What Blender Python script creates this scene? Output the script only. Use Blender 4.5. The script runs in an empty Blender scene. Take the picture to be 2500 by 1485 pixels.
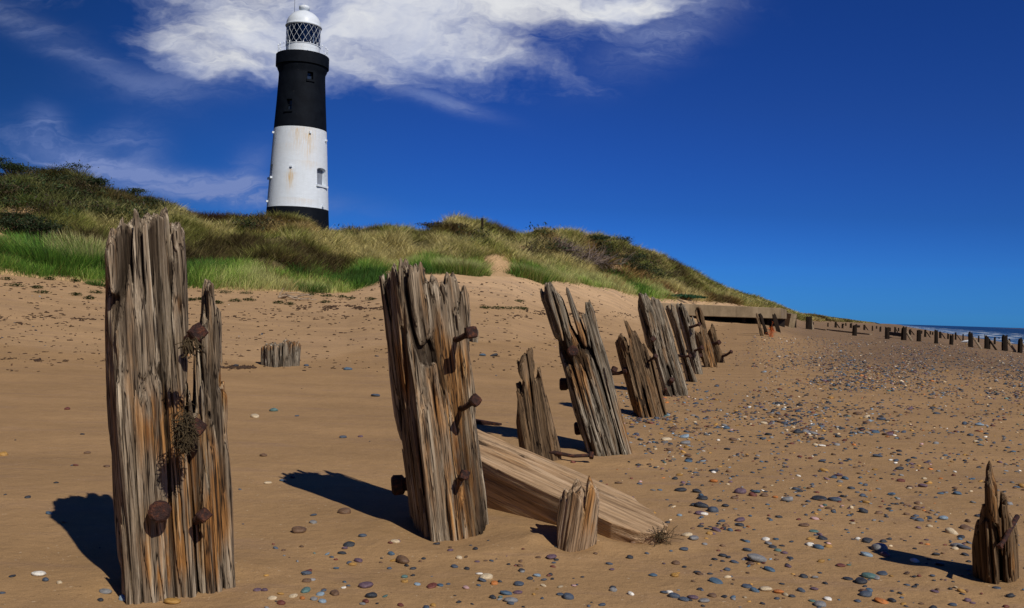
import bpy, bmesh, math, random
import numpy as np
from mathutils import Vector, Matrix
S = bpy.context.scene
rad = math.radians
# ------------------------------------------------------------------ camera
FPX = 2165.0
PITCH = rad(0.54); ROLL = math.atan(0.0307)
CAM = np.array([0.0, 0.0, 1.0])
Fv = np.array([0, math.cos(PITCH), math.sin(PITCH)])
R0 = np.array([1.0, 0, 0]); U0 = np.array([0, -math.sin(PITCH), math.cos(PITCH)])
Rv = R0*math.cos(ROLL) + U0*math.sin(ROLL)
Uv = U0*math.cos(ROLL) - R0*math.sin(ROLL)
cd = bpy.data.cameras.new('camera'); cam = bpy.data.objects.new('camera', cd)
S.collection.objects.link(cam)
M = Matrix.Identity(4)
for i in range(3):
    M[i][0] = Rv[i]; M[i][1] = Uv[i]; M[i][2] = -Fv[i]; M[i][3] = CAM[i]
cam.matrix_world = M
cd.sensor_width = 36; cd.lens = FPX/2500*36; cd.clip_start = 0.05; cd.clip_end = 60000
S.camera = cam
# ------------------------------------------------------------------ world, sun, exposure
SUN_AZ, SUN_EL = 147.0, 41.0          # azimuth clockwise from +Y
S.view_settings.view_transform = 'Standard'; S.view_settings.look = 'None'
S.view_settings.exposure = 0.0; S.view_settings.gamma = 1.0
world = bpy.data.worlds.new('World'); S.world = world; world.use_nodes = True

class NT:
    """small helper for node trees"""
    def __init__(s, tree): s.t = tree; s.t.nodes.clear()
    def n(s, typ, ins=None, **kw):
        nd = s.t.nodes.new(typ)
        for k, v in kw.items(): setattr(nd, k, v)
        for k, v in (ins or {}).items():
            if isinstance(v, bpy.types.NodeSocket): s.t.links.new(v, nd.inputs[k])
            else: nd.inputs[k].default_value = v
        return nd
    def m(s, op, a, b=0.0, c=None, clamp=False):
        nd = s.t.nodes.new('ShaderNodeMath'); nd.operation = op; nd.use_clamp = clamp
        for i, v in enumerate((a, b, c)):
            if v is None: continue
            if isinstance(v, bpy.types.NodeSocket): s.t.links.new(v, nd.inputs[i])
            else: nd.inputs[i].default_value = v
        return nd.outputs[0]
    def mix(s, f, a, b, mode='MIX'):
        nd = s.t.nodes.new('ShaderNodeMix'); nd.data_type = 'RGBA'; nd.blend_type = mode
        for k, v in ((0, f), (6, a), (7, b)):
            if isinstance(v, bpy.types.NodeSocket): s.t.links.new(v, nd.inputs[k])
            else: nd.inputs[k].default_value = v if k == 0 else (*v, 1) if len(v) == 3 else v
        return nd.outputs[2]
    def ramp(s, f, stops, interp='LINEAR'):
        nd = s.t.nodes.new('ShaderNodeValToRGB'); nd.color_ramp.interpolation = interp
        e = nd.color_ramp.elements
        while len(e) < len(stops): e.new(0.5)
        for el, (p, c) in zip(e, stops):
            el.position = p; el.color = (c, c, c, 1) if isinstance(c, (int, float)) else (*c, 1)
        s.t.links.new(f, nd.inputs[0]); return nd.outputs[0]
    def ss(s, x, a, b):
        nd = s.t.nodes.new('ShaderNodeMapRange'); nd.interpolation_type = 'SMOOTHSTEP'
        s.t.links.new(x, nd.inputs[0]); nd.inputs[1].default_value = a; nd.inputs[2].default_value = b
        return nd.outputs[0]
    def noise(s, vec, scale, detail=4, rough=0.55, dist=0.0):
        nd = s.t.nodes.new('ShaderNodeTexNoise')
        if vec is not None: s.t.links.new(vec, nd.inputs['Vector'])
        nd.inputs['Scale'].default_value = scale; nd.inputs['Detail'].default_value = detail
        nd.inputs['Roughness'].default_value = rough; nd.inputs['Distortion'].default_value = dist
        return nd
    def map(s, vec, scale=(1, 1, 1), loc=(0, 0, 0), rot=(0, 0, 0)):
        nd = s.t.nodes.new('ShaderNodeMapping'); s.t.links.new(vec, nd.inputs[0])
        nd.inputs['Scale'].default_value = scale; nd.inputs['Location'].default_value = loc
        nd.inputs['Rotation'].default_value = rot; return nd.outputs[0]

w = NT(world.node_tree)
sky = w.n('ShaderNodeTexSky', sky_type='NISHITA', sun_disc=False, sun_elevation=rad(SUN_EL),
          sun_rotation=rad(SUN_AZ), altitude=0, air_density=1.0, dust_density=0.15, ozone_density=3.0)
geo = w.n('ShaderNodeTexCoord').outputs['Generated']
sep = w.n('ShaderNodeSeparateXYZ', {0: geo})
ydir = w.m('MAXIMUM', sep.outputs[1], 0.02)
ta = w.m('DIVIDE', sep.outputs[0], ydir); tb = w.m('DIVIDE', sep.outputs[2], ydir)
tv = w.n('ShaderNodeCombineXYZ', {0: ta, 1: tb, 2: 0.0}).outputs[0]
# domain warp makes the blobs wispy
wn = w.noise(w.map(tv, (1, 1.6, 1)), 4.0, 5, 0.6)
wn2 = w.noise(w.map(tv, (1, 2.0, 1), loc=(3, 1, 0)), 16.0, 4, 0.6)
off = w.n('ShaderNodeVectorMath', {0: wn.outputs['Color'], 1: (0.5, 0.5, 0.5)}, operation='SUBTRACT')
off = w.n('ShaderNodeVectorMath', {0: off.outputs[0], 'Scale': 0.13}, operation='SCALE')
off2 = w.n('ShaderNodeVectorMath', {0: wn2.outputs['Color'], 1: (0.5, 0.5, 0.5)}, operation='SUBTRACT')
off2 = w.n('ShaderNodeVectorMath', {0: off2.outputs[0], 'Scale': 0.035}, operation='SCALE')
p1 = w.n('ShaderNodeVectorMath', {0: tv, 1: off.outputs[0]}, operation='ADD')
p1 = w.n('ShaderNodeVectorMath', {0: p1.outputs[0], 1: off2.outputs[0]}, operation='ADD').outputs[0]
pw_ = w.n('ShaderNodeVectorMath', {0: off.outputs[0], 'Scale': 0.30}, operation='SCALE')
p2 = w.n('ShaderNodeVectorMath', {0: tv, 1: pw_.outputs[0]}, operation='ADD').outputs[0]
def blob(px, py, rx, ry, ang, wt, pp=None):
    pp = pp or p1
    a = (px-1250)/FPX; b = (763+(px-1250)*0.0307-py)/FPX
    v = w.n('ShaderNodeVectorMath', {0: pp, 1: (a, b, 0)}, operation='SUBTRACT').outputs[0]
    v = w.n('ShaderNodeVectorRotate', {'Vector': v, 'Angle': rad(-ang)}, rotation_type='Z_AXIS').outputs[0]
    v = w.n('ShaderNodeVectorMath', {0: v, 1: (FPX/rx, FPX/ry, 0)}, operation='MULTIPLY').outputs[0]
    l = w.n('ShaderNodeVectorMath', {0: v, 1: v}, operation='DOT_PRODUCT').outputs['Value']
    g = w.m('EXPONENT', w.m('MULTIPLY', l, -1.0))
    return w.m('MULTIPLY', g, wt)
def total(bl, pp=None):
    s = None
    for b_ in bl:
        g = blob(*b_, pp); s = g if s is None else w.m('ADD', s, g)
    return s
main_c = total([(560, 60, 240, 110, 0, 1.15), (760, 130, 260, 85, -6, 0.95), (460, 165, 130, 60, -15, 0.8), (640, 190, 200, 40, -4, 0.55),
                (980, 60, 300, 95, 0, 1.1), (1330, 10, 340, 60, 2, 1.1), (1560, -10, 170, 75, 10, 0.8),
                (1130, 140, 230, 60, -12, 0.75), (1330, 170, 150, 30, -14, 0.55), (700, -80, 900, 90, 0, 0.9),
                (990, 205, 150, 28, -16, 0.5), (370, 50, 90, 40, -40, 0.3)])
wisp_c = total([(330, 425, 330, 28, -7, 0.6), (480, 465, 250, 20, -6, 0.5), (150, 395, 130, 40, -20, 0.45),
                (95, 320, 45, 45, 20, 0.4), (260, 340, 60, 25, 15, 0.35), (120, 100, 260, 34, -28, 0.22),
                (590, 425, 60, 40, 60, 0.35), (330, 370, 60, 60, 60, 0.35), (1040, 240, 130, 18, -14, 0.4),
                (1600, 70, 160, 60, 30, 0.4), (420, 210, 160, 40, 0, 0.2), (540, 440, 110, 16, -2, 0.5), (230, 400, 200, 30, -14, 0.45)], p2)
d1 = w.noise(w.map(p1, (1, 1.5, 1), rot=(0, 0, 0.2)), 7.0, 7, 0.6, 0.4).outputs[0]
d2 = w.noise(w.map(p1, (0.5, 3.2, 1), rot=(0, 0, 0.22)), 8.0, 6, 0.65, 0.8).outputs[0]
d3 = w.noise(w.map(p1, (0.7, 2.6, 1), loc=(5, 2, 0), rot=(0, 0, -0.35)), 16.0, 7, 0.62, 0.5).outputs[0]
dens = w.m('ADD', main_c, w.m('MULTIPLY', w.m('ADD', w.m('MULTIPLY', w.m('SUBTRACT', d1, 0.5), 2.0), w.m('MULTIPLY', w.m('SUBTRACT', d3, 0.5), 1.5)), w.ss(main_c, 0.03, 0.4)))
dens = w.m('POWER', w.ss(dens, 0.16, 2.15), 1.0)
wd = w.m('MULTIPLY', wisp_c, w.m('ADD', 0.35, w.m('MULTIPLY', w.ss(d2, 0.34, 0.66), 1.3)))
dens2 = w.m('MULTIPLY', wd, 1.0, clamp=True)
den = w.m('MAXIMUM', dens, dens2, clamp=True)
den = w.m('MULTIPLY', den, w.ss(sep.outputs[1], 0.03, 0.2))
shade = w.noise(w.map(p1, (1, 1.7, 1), loc=(1.3, 0.4, 0)), 6.0, 5, 0.6, 0.6).outputs[0]
shade = w.m('ADD', w.m('MULTIPLY', shade, 0.9), w.m('MULTIPLY', dens, 0.35))
shade = w.m('ADD', shade, w.m('MULTIPLY', w.m('SUBTRACT', tb, 0.2), 1.5))
SKS = 0.075
ccol = w.ramp(shade, [(0.42, (0.17, 0.24, 0.50)), (0.70, (0.36, 0.42, 0.62)), (1.0, (0.76, 0.77, 0.79))])
ccol = w.n('ShaderNodeVectorMath', {0: ccol, 'Scale': 1/SKS}, operation='SCALE').outputs[0]
grade = w.n('ShaderNodeHueSaturation', {'Hue': 0.515, 'Saturation': 1.25, 'Value': 1.0, 'Color': sky.outputs[0]})
gm = w.n('ShaderNodeGamma', {0: grade.outputs[0], 1: 1.0})
gr = w.ramp(w.m('MULTIPLY', tb, 2.5), [(0.0, (0.040, 0.21, 0.80)), (0.12, (0.042, 0.185, 0.60)), (0.30, (0.047, 0.158, 0.43)), (0.60, (0.070, 0.165, 0.375)), (1.0, (0.075, 0.175, 0.36))])
gr = w.n('ShaderNodeVectorMath', {0: gr, 'Scale': 2.0}, operation='SCALE').outputs[0]
scol = w.mix(1.0, gm.outputs[0], gr, 'MULTIPLY')
lf = w.ss(ta, -0.75, 0.05)
scol = w.mix(1.0, scol, w.ramp(lf, [(0.0, (0.48, 0.58, 0.50)), (0.75, (0.92, 0.97, 0.90)), (1.0, 1.0)]), 'MULTIPLY')
final = w.mix(den, scol, ccol)
bg = w.n('ShaderNodeBackground', {0: final, 1: SKS})
w.n('ShaderNodeOutputWorld', {0: bg.outputs[0]})

ld = bpy.data.lights.new('sun', 'SUN'); ld.energy = 3.9; ld.angle = rad(0.5); ld.color = (1.0, 0.93, 0.82)
sun = bpy.data.objects.new('sun', ld); S.collection.objects.link(sun)
sdir = Vector((math.sin(rad(SUN_AZ))*math.cos(rad(SUN_EL)), math.cos(rad(SUN_AZ))*math.cos(rad(SUN_EL)), math.sin(rad(SUN_EL))))
sun.rotation_euler = sdir.to_track_quat('Z', 'Y').to_euler(); sun.location = (10, -10, 20)

# ------------------------------------------------------------------ helpers
rng = np.random.default_rng(7); random.seed(7)
TAB = np.random.default_rng(3).random((32, 32, 32)).astype(np.float32)
def vn(x, y, z=0.0, seed=0):
    """smooth value noise, -1..1"""
    x = np.asarray(x, dtype=np.float32)+seed*7.31; y = np.asarray(y, dtype=np.float32)+seed*3.17
    z = np.asarray(z, dtype=np.float32)+seed*5.77
    xi = np.floor(x).astype(np.int32); yi = np.floor(y).astype(np.int32); zi = np.floor(z).astype(np.int32)
    fx, fy, fz = x-xi, y-yi, z-zi
    fx = fx*fx*(3-2*fx); fy = fy*fy*(3-2*fy); fz = fz*fz*(3-2*fz)
    x0, y0, z0 = xi & 31, yi & 31, zi & 31; x1, y1, z1 = (xi+1) & 31, (yi+1) & 31, (zi+1) & 31
    def l(a, b, t): return a+(b-a)*t
    c = l(l(l(TAB[x0, y0, z0], TAB[x1, y0, z0], fx), l(TAB[x0, y1, z0], TAB[x1, y1, z0], fx), fy),
          l(l(TAB[x0, y0, z1], TAB[x1, y0, z1], fx), l(TAB[x0, y1, z1], TAB[x1, y1, z1], fx), fy), fz)
    return c*2-1
def ray(px, py):
    a = (px-1250)/FPX; b = (742.5-py)/FPX
    return Fv+a*Rv+b*Uv
def at(px, py, depth): return CAM+ray(px, py)*depth
def tag(o, label=None, cat=None, group=None, kind=None):
    if label: o['label'] = label
    if cat: o['category'] = cat
    if group: o['group'] = group
    if kind: o['kind'] = kind
    return o
def link(name, me, mat=None, parent=None, smooth=True):
    if mat: me.materials.append(mat)
    o = bpy.data.objects.new(name, me); S.collection.objects.link(o)
    if parent: o.parent = parent
    if smooth and len(me.polygons): me.polygons.foreach_set('use_smooth', np.ones(len(me.polygons), dtype=bool))
    return o
def npmesh(name, V, Fc, attrs=None):
    """V (n,3); Fc list of (k,m) int arrays of quads or tris"""
    me = bpy.data.meshes.new(name)
    V = np.asarray(V, dtype=np.float32); me.vertices.add(len(V)); me.vertices.foreach_set('co', V.ravel())
    if not isinstance(Fc, list): Fc = [Fc]
    Fc = [f for f in Fc if len(f)]
    loops = np.concatenate([f.ravel() for f in Fc]); sizes = np.concatenate([np.full(len(f), f.shape[1]) for f in Fc])
    me.loops.add(len(loops)); me.loops.foreach_set('vertex_index', loops.astype(np.int32))
    st = np.zeros(len(sizes), dtype=np.int32); st[1:] = np.cumsum(sizes)[:-1]
    me.polygons.add(len(sizes)); me.polygons.foreach_set('loop_start', st); me.polygons.foreach_set('loop_total', sizes.astype(np.int32))
    for k, v in (attrs or {}).items():
        v = np.asarray(v, dtype=np.float32)
        if v.ndim == 1:
            a = me.attributes.new(k, 'FLOAT', 'POINT'); a.data.foreach_set('value', v)
        else:
            a = me.attributes.new(k, 'FLOAT_COLOR', 'POINT')
            c = np.ones((len(v), 4), dtype=np.float32); c[:, :3] = v; a.data.foreach_set('color', c.ravel())
    me.update(calc_edges=True); me.validate(); return me
def empty(name, loc, rz=0):
    o = bpy.data.objects.new(name, None); S.collection.objects.link(o); o.location = loc; o.rotation_euler = (0, 0, rz)
    o.empty_display_size = 0.2; return o
def bm2me(bm, name):
    me = bpy.data.meshes.new(name); bmesh.ops.recalc_face_normals(bm, faces=bm.faces); bm.to_mesh(me); bm.free(); return me
def b_box(bm, x0, x1, y0, y1, z0, z1, jit=0, r=random):
    vs = [bm.verts.new((x+r.uniform(-jit, jit), y+r.uniform(-jit, jit), z+r.uniform(-jit, jit))) for x in (x0, x1) for y in (y0, y1) for z in (z0, z1)]
    for f in ((0, 1, 3, 2), (4, 6, 7, 5), (0, 4, 5, 1), (2, 3, 7, 6), (0, 2, 6, 4), (1, 5, 7, 3)): bm.faces.new([vs[i] for i in f])
def tube(bm, pts, rr, n=7, cap=True):
    pts = [Vector(p) for p in pts]
    if not hasattr(rr, '__len__'): rr = [rr]*len(pts)
    rings = []
    for i, p in enumerate(pts):
        d = (pts[min(i+1, len(pts)-1)]-pts[max(i-1, 0)]).normalized()
        a = d.orthogonal().normalized() if i == 0 else (a-d*a.dot(d)).normalized()
        b = d.cross(a)
        rings.append([bm.verts.new(p+(a*math.cos(t*2*math.pi/n)+b*math.sin(t*2*math.pi/n))*rr[i]) for t in range(n)])
    for i in range(len(rings)-1):
        for t in range(n): bm.faces.new((rings[i][t], rings[i][(t+1) % n], rings[i+1][(t+1) % n], rings[i+1][t]))
    if cap:
        bm.faces.new(rings[0][::-1]); bm.faces.new(rings[-1])
def lathe(bm, prof, n=64, c=(0, 0)):
    rings = [[bm.verts.new((c[0]+r*math.cos(t*2*math.pi/n), c[1]+r*math.sin(t*2*math.pi/n), z)) for t in range(n)] for r, z in prof]
    for i in range(len(rings)-1):
        for t in range(n): bm.faces.new((rings[i][t], rings[i][(t+1) % n], rings[i+1][(t+1) % n], rings[i+1][t]))
    bm.faces.new(rings[0][::-1]); bm.faces.new(rings[-1])

# ------------------------------------------------------------------ materials
def material(name):
    m = bpy.data.materials.new(name); m.use_nodes = True; return m, NT(m.node_tree)
def finish(t, col, rough=0.8, bump=None, strength=0.5, dist=0.01, spec=0.3, normal=None, **kw):
    p = t.n('ShaderNodeBsdfPrincipled', {'Base Color': col if isinstance(col, bpy.types.NodeSocket) else (*col, 1), 'Roughness': rough, 'Specular IOR Level': spec})
    for k, v in kw.items():
        k = k.replace('_', ' ')
        if isinstance(v, bpy.types.NodeSocket): t.t.links.new(v, p.inputs[k])
        else: p.inputs[k].default_value = v
    if bump is not None:
        b = t.n('ShaderNodeBump', {'Height': bump, 'Strength': strength, 'Distance': dist}); t.t.links.new(b.outputs[0], p.inputs['Normal'])
    t.n('ShaderNodeOutputMaterial', {0: p.outputs[0]}); return p
def oc(t): return t.n('ShaderNodeTexCoord').outputs['Object']
def attr(t, name, out='Fac'): return t.n('ShaderNodeAttribute', attribute_name=name).outputs[out]

def wood(name, cols, orange=1.0, scale=1.0, dark=1.0, fine=1.0):
    m, t = material(name); c = oc(t)
    g1 = t.noise(t.map(c, (45*scale, 45*scale, 1.6*scale)), 1, 5, 0.6, 0.3).outputs[0]
    g2 = t.noise(t.map(c, (160*scale, 160*scale, 4.5*scale)), 1, 4, 0.65, 0.2).outputs[0]
    g3 = t.noise(t.map(c, (11*scale, 11*scale, 1.8*scale), loc=(4, 2, 1)), 1, 3, 0.5).outputs[0]
    g4 = t.noise(t.map(c, (26*scale, 26*scale, 2.4*scale), loc=(9, 2, 5)), 1, 4, 0.6, 0.5).outputs[0]
    a = t.ramp(g1, [(0.30, cols[0]), (0.52, cols[1]), (0.72, cols[2])])
    a = t.mix(t.m('MULTIPLY', t.ss(g4, 0.52, 0.7), 0.6), a, cols[3])
    st = attr(t, 'stain')
    o1 = t.m('MULTIPLY', t.m('MULTIPLY', t.ss(t.m('ADD', g3, t.m('MULTIPLY', st, 0.55)), 0.60, 0.9), t.ss(g4, 0.36, 0.56)), orange*1.15, clamp=True)
    oc_ = t.ramp(g1, [(0.35, (0.12, 0.045, 0.012)), (0.52, (0.36, 0.17, 0.05)), (0.68, (0.52, 0.33, 0.15))])
    a = t.mix(t.m('MULTIPLY', o1, 0.9), a, oc_)
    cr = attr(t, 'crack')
    a = t.mix(t.m('MULTIPLY', cr, 0.88), a, (0.024, 0.015, 0.009))  # shade inside the cracks painted into the wood colour, darker with depth
    g5 = t.noise(t.map(c, (62*scale, 62*scale, 1.3*scale), loc=(2, 7, 3)), 1, 3, 0.55, 0.15).outputs[0]
    chk = t.m('ABSOLUTE', t.m('SUBTRACT', g5, 0.5))
    a = t.mix(t.m('MULTIPLY', t.m('SUBTRACT', 1.0, t.ss(chk, 0.008, 0.036)), 0.95*fine), a, (0.018, 0.012, 0.008))
    v = t.ramp(g2, [(0.32, 1-0.42*fine), (0.6, 1+0.2*fine)])
    a = t.mix(1.0, a, v, 'MULTIPLY')
    if dark != 1.0: a = t.mix(1.0, a, (dark,)*3, 'MULTIPLY')
    finish(t, a, 0.85, t.m('ADD', g2, t.m('MULTIPLY', g1, 1.5)), 1.0, 0.008, 0.12)
    return m
GREYW = [(0.075, 0.052, 0.034), (0.27, 0.21, 0.145), (0.64, 0.54, 0.40), (0.34, 0.20, 0.095)]
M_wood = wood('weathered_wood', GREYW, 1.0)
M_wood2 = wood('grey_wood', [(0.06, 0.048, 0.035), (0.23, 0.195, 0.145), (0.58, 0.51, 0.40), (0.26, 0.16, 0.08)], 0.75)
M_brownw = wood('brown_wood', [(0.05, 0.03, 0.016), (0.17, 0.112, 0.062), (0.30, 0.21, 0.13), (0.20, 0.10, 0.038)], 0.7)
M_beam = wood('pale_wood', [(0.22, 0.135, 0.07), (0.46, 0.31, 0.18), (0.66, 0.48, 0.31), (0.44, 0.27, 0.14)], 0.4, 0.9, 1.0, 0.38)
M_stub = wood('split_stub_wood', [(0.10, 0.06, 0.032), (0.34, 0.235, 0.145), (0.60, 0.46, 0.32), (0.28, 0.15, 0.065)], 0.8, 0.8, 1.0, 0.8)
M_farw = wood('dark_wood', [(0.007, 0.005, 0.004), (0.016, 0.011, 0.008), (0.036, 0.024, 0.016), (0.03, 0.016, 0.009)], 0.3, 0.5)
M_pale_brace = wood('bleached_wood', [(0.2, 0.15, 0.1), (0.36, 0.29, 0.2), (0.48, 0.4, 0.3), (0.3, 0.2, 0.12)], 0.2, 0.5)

m, t = material('rusty_iron'); c = oc(t)
n1 = t.noise(c, 55, 5, 0.65).outputs[0]; n2 = t.noise(c, 220, 3).outputs[0]
col = t.ramp(n1, [(0.33, (0.010, 0.005, 0.004)), (0.52, (0.036, 0.012, 0.008)), (0.68, (0.11, 0.035, 0.013)), (0.8, (0.05, 0.032, 0.03))])
finish(t, col, 0.75, t.m('ADD', n1, t.m('MULTIPLY', n2, 0.5)), 0.9, 0.006, 0.35); M_rust = m

# sand
m, t = material('beach_sand'); c = oc(t)
dry = attr(t, 'dry'); grav = attr(t, 'gravel')
lo = t.noise(t.map(c, (0.5, 1.3, 1)), 1.0, 5, 0.6).outputs[0]
st = t.noise(t.map(c, (0.8, 4.5, 1), rot=(0, 0, 0.12)), 1.2, 5, 0.65, 0.6).outputs[0]
mid = t.noise(c, 9, 4, 0.6).outputs[0]
fine = t.noise(c, 260, 3, 0.7).outputs[0]
fin2 = t.noise(c, 900, 2, 0.7).outputs[0]
base = t.mix(dry, (0.350, 0.218, 0.104), (0.60, 0.405, 0.23))
base = t.mix(t.m('MULTIPLY', t.ss(st, 0.50, 0.72), 0.45), base, (0.27, 0.175, 0.115))
st2 = t.noise(t.map(c, (0.13, 1.1, 1), rot=(0, 0, 0.10)), 1.0, 6, 0.7, 0.3).outputs[0]
base = t.mix(t.m('MULTIPLY', t.m('MULTIPLY', t.ss(st2, 0.48, 0.66), dry), 0.75), base, (0.30, 0.205, 0.135))
base = t.mix(t.m('MULTIPLY', grav, t.m('ADD', 0.45, t.m('MULTIPLY', t.ss(t.noise(c, 26, 4, 0.75).outputs[0], 0.44, 0.56), 0.5))), base, (0.155, 0.105, 0.068))
base = t.mix(1.0, base, t.ramp(lo, [(0.3, 0.86), (0.7, 1.12)]), 'MULTIPLY')
base = t.mix(1.0, base, t.ramp(fine, [(0.30, 0.72), (0.50, 1.0), (0.68, 1.22)]), 'MULTIPLY')
base = t.mix(1.0, base, t.ramp(mid, [(0.3, 0.93), (0.7, 1.06)]), 'MULTIPLY')
sp1 = t.noise(c, 75, 2, 0.5).outputs[0]; sp2 = t.noise(c, 22, 3, 0.6).outputs[0]
base = t.mix(t.m('MULTIPLY', t.m('MULTIPLY', t.ss(sp1, 0.66, 0.72), t.ss(sp2, 0.46, 0.6)), 0.65), base, (0.10, 0.065, 0.04))
base = t.mix(t.m('MULTIPLY', t.ss(t.noise(t.map(c, (1, 1, 1), loc=(7, 3, 0)), 58, 2, 0.5).outputs[0], 0.70, 0.75), 0.6), base, (0.60, 0.48, 0.33))
rip = t.noise(t.map(c, (6, 22, 1), rot=(0, 0, 0.2)), 1.0, 4, 0.6, 1.0).outputs[0]
ft = t.noise(c, 2.6, 3, 0.6, 0.8).outputs[0]
hh = t.m('ADD', t.m('MULTIPLY', t.m('MULTIPLY', dry, ft), 3.5), t.m('ADD', t.m('MULTIPLY', fine, 0.12), t.m('ADD', t.m('MULTIPLY', mid, 0.8), t.m('MULTIPLY', rip, 0.22))))
hh = t.m('ADD', hh, t.m('MULTIPLY', sp2, 0.5))
finish(t, base, 0.95, hh, 0.65, 0.018, 0.1); M_sand = m
m, t = material('dune_soil'); c = oc(t)
n1 = t.noise(c, 1.2, 5, 0.65).outputs[0]; bare = attr(t, 'bare')
col = t.ramp(n1, [(0.3, (0.03, 0.028, 0.012)), (0.5, (0.075, 0.065, 0.026)), (0.7, (0.15, 0.115, 0.055))])
col = t.mix(bare, col, t.ramp(t.noise(c, 7, 4).outputs[0], [(0.3, (0.42, 0.27, 0.14)), (0.7, (0.60, 0.40, 0.21))]))
finish(t, col, 0.95, t.noise(c, 14, 5, 0.7).outputs[0], 0.9, 0.06, 0.1); M_dune = m

def leafmat(name, trans=0.3):
    m, t = material(name); c = attr(t, 'col', 'Color')
    d = t.n('ShaderNodeBsdfPrincipled', {'Base Color': c, 'Roughness': 0.6, 'Specular IOR Level': 0.25})
    tr = t.n('ShaderNodeBsdfTranslucent', {0: c}); mx = t.n('ShaderNodeMixShader', {0: trans, 1: d.outputs[0], 2: tr.outputs[0]})
    t.n('ShaderNodeOutputMaterial', {0: mx.outputs[0]}); return m
M_leaf = leafmat('grass_blades'); M_leaf2 = leafmat('shrub_leaves', 0.2)
def plain(name, col, rough=0.7, var=0.25, sc=20, bs=0.3, bd=0.005, spec=0.3, **kw):
    m, t = material(name); c = oc(t); n1 = t.noise(c, sc, 5, 0.65).outputs[0]
    k = t.mix(1.0, (*col, 1), t.ramp(n1, [(0.3, 1-var), (0.7, 1+var)]), 'MULTIPLY')
    finish(t, k, rough, n1, bs, bd, spec, **kw); return m
PCOL = {'dark': (.028, .032, .040), 'slate': (.055, .072, .10), 'blue': (.06, .105, .155), 'pale blue': (.21, .28, .34),
        'grey': (.19, .19, .19), 'white': (.68, .65, .58), 'cream': (.50, .40, .26), 'ochre': (.36, .20, .05),
        'orange': (.42, .15, .035), 'brown': (.13, .075, .042), 'red brown': (.13, .04, .028), 'purple': (.115, .072, .095),
        'pink': (.42, .27, .26), 'teal': (.08, .15, .14)}
M_peb = {}
for k, v in PCOL.items():
    m, t = material(k.replace(' ', '_')+'_stone'); c = oc(t)
    rnd = t.n('ShaderNodeObjectInfo').outputs['Random']
    cc = t.n('ShaderNodeCombineXYZ', {0: t.m('MULTIPLY', rnd, 9.0)}).outputs[0]
    cv = t.n('ShaderNodeVectorMath', {0: c, 1: cc}, operation='ADD').outputs[0]
    n1 = t.noise(t.map(cv, (1, 1, 2.5)), 2.2, 5, 0.6, 1.0).outputs[0]
    col = t.mix(1.0, v, t.ramp(n1, [(0.3, 0.6), (0.7, 1.45)]), 'MULTIPLY')
    sp = t.noise(cv, 14, 3, 0.7).outputs[0]
    col = t.mix(t.m('MULTIPLY', t.ss(sp, 0.62, 0.75), 0.35), col, (0.4, 0.36, 0.3))
    finish(t, col, 0.55, sp, 0.25, 0.05, 0.4); M_peb[k] = m
m, t = material('pebble_mix'); c = attr(t, 'col', 'Color')
finish(t, c, 0.6, None, spec=0.35); M_pebmix = m
M_weed = plain('dry_seaweed', (0.055, 0.03, 0.016), 0.8, 0.5, 60)
M_rope = plain('hemp_rope', (0.060, 0.042, 0.020), 0.9, 0.5, 90, 0.8, 0.004)
M_orange = plain('orange_twine', (0.52, 0.12, 0.025), 0.7, 0.35, 60)
M_drift = plain('drift_twigs', (0.30, 0.23, 0.16), 0.85, 0.5, 30, 0.6)
M_deadb = plain('dead_twigs', (0.17, 0.13, 0.11), 0.9, 0.4, 10)
M_stem = plain('brown_stem', (0.09, 0.06, 0.035), 0.9, 0.4, 10)

# ------------------------------------------------------------------ terrain
AZV = math.atan((2170-1250)/FPX)
def tabf(T):
    a = np.array(T, float); return lambda x: np.interp(x, a[:, 0], a[:, 1])
hz = lambda px: 763+(px-1250)*0.0307
foot_y = tabf([(-900, 640), (-200, 655), (0, 668), (120, 680), (250, 692), (450, 702), (600, 708), (750, 716), (850, 714), (900, 700), (960, 682), (1030, 672), (1100, 670),
               (1180, 672), (1250, 676), (1320, 684), (1400, 691), (1500, 708), (1560, 724), (1600, 729), (1700, 735),
               (1800, 744), (1870, 754), (1905, 764), (1960, 783.5), (2050, 786), (2150, 789.5), (3400, 800)])
foot_d = tabf([(-900, 20), (-200, 22), (0, 25), (450, 27), (900, 31), (1250, 36), (1500, 46), (1600, 53), (1700, 62), (1800, 78), (1900, 110), (1935, 130), (3400, 130)])
cr_y = tabf([(-900, 390), (-200, 398), (0, 406), (100, 418), (200, 432), (300, 470), (400, 497), (500, 517), (540, 522), (600, 517), (640, 511), (700, 514), (735, 530),
             (768, 556), (800, 556), (900, 555), (960, 562), (1050, 566), (1090, 551), (1130, 556), (1180, 563), (1250, 579), (1320, 569), (1380, 572),
             (1430, 580), (1500, 590), (1560, 609), (1620, 633), (1700, 670), (1760, 701), (1800, 713), (1850, 729), (1900, 749), (1950, 767),
             (2000, 772), (2050, 779), (2100, 785), (2150, 790), (3400, 800)])
cr_d = tabf([(-900, 34), (-200, 36), (0, 38), (450, 44), (700, 48), (900, 55), (1250, 62), (1500, 75), (1700, 98), (1800, 120), (1900, 160), (2000, 260), (2100, 450), (2150, 800), (3400, 800)])
pexp = tabf([(-900, 1.35), (900, 1.4), (1250, 1.7), (1600, 2.6), (1700, 3.3), (1800, 2.3), (1850, 1.75), (1900, 1.6), (1960, 1.7), (2170, 2.5), (3400, 2.5)])
def polar(x, y):
    az = np.arctan2(x, y); r = np.hypot(x, y)
    azc = np.clip(az, -rad(56), rad(56)); px = 1250+FPX*np.tan(azc)
    return az, r, px, np.cos(azc)
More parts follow.
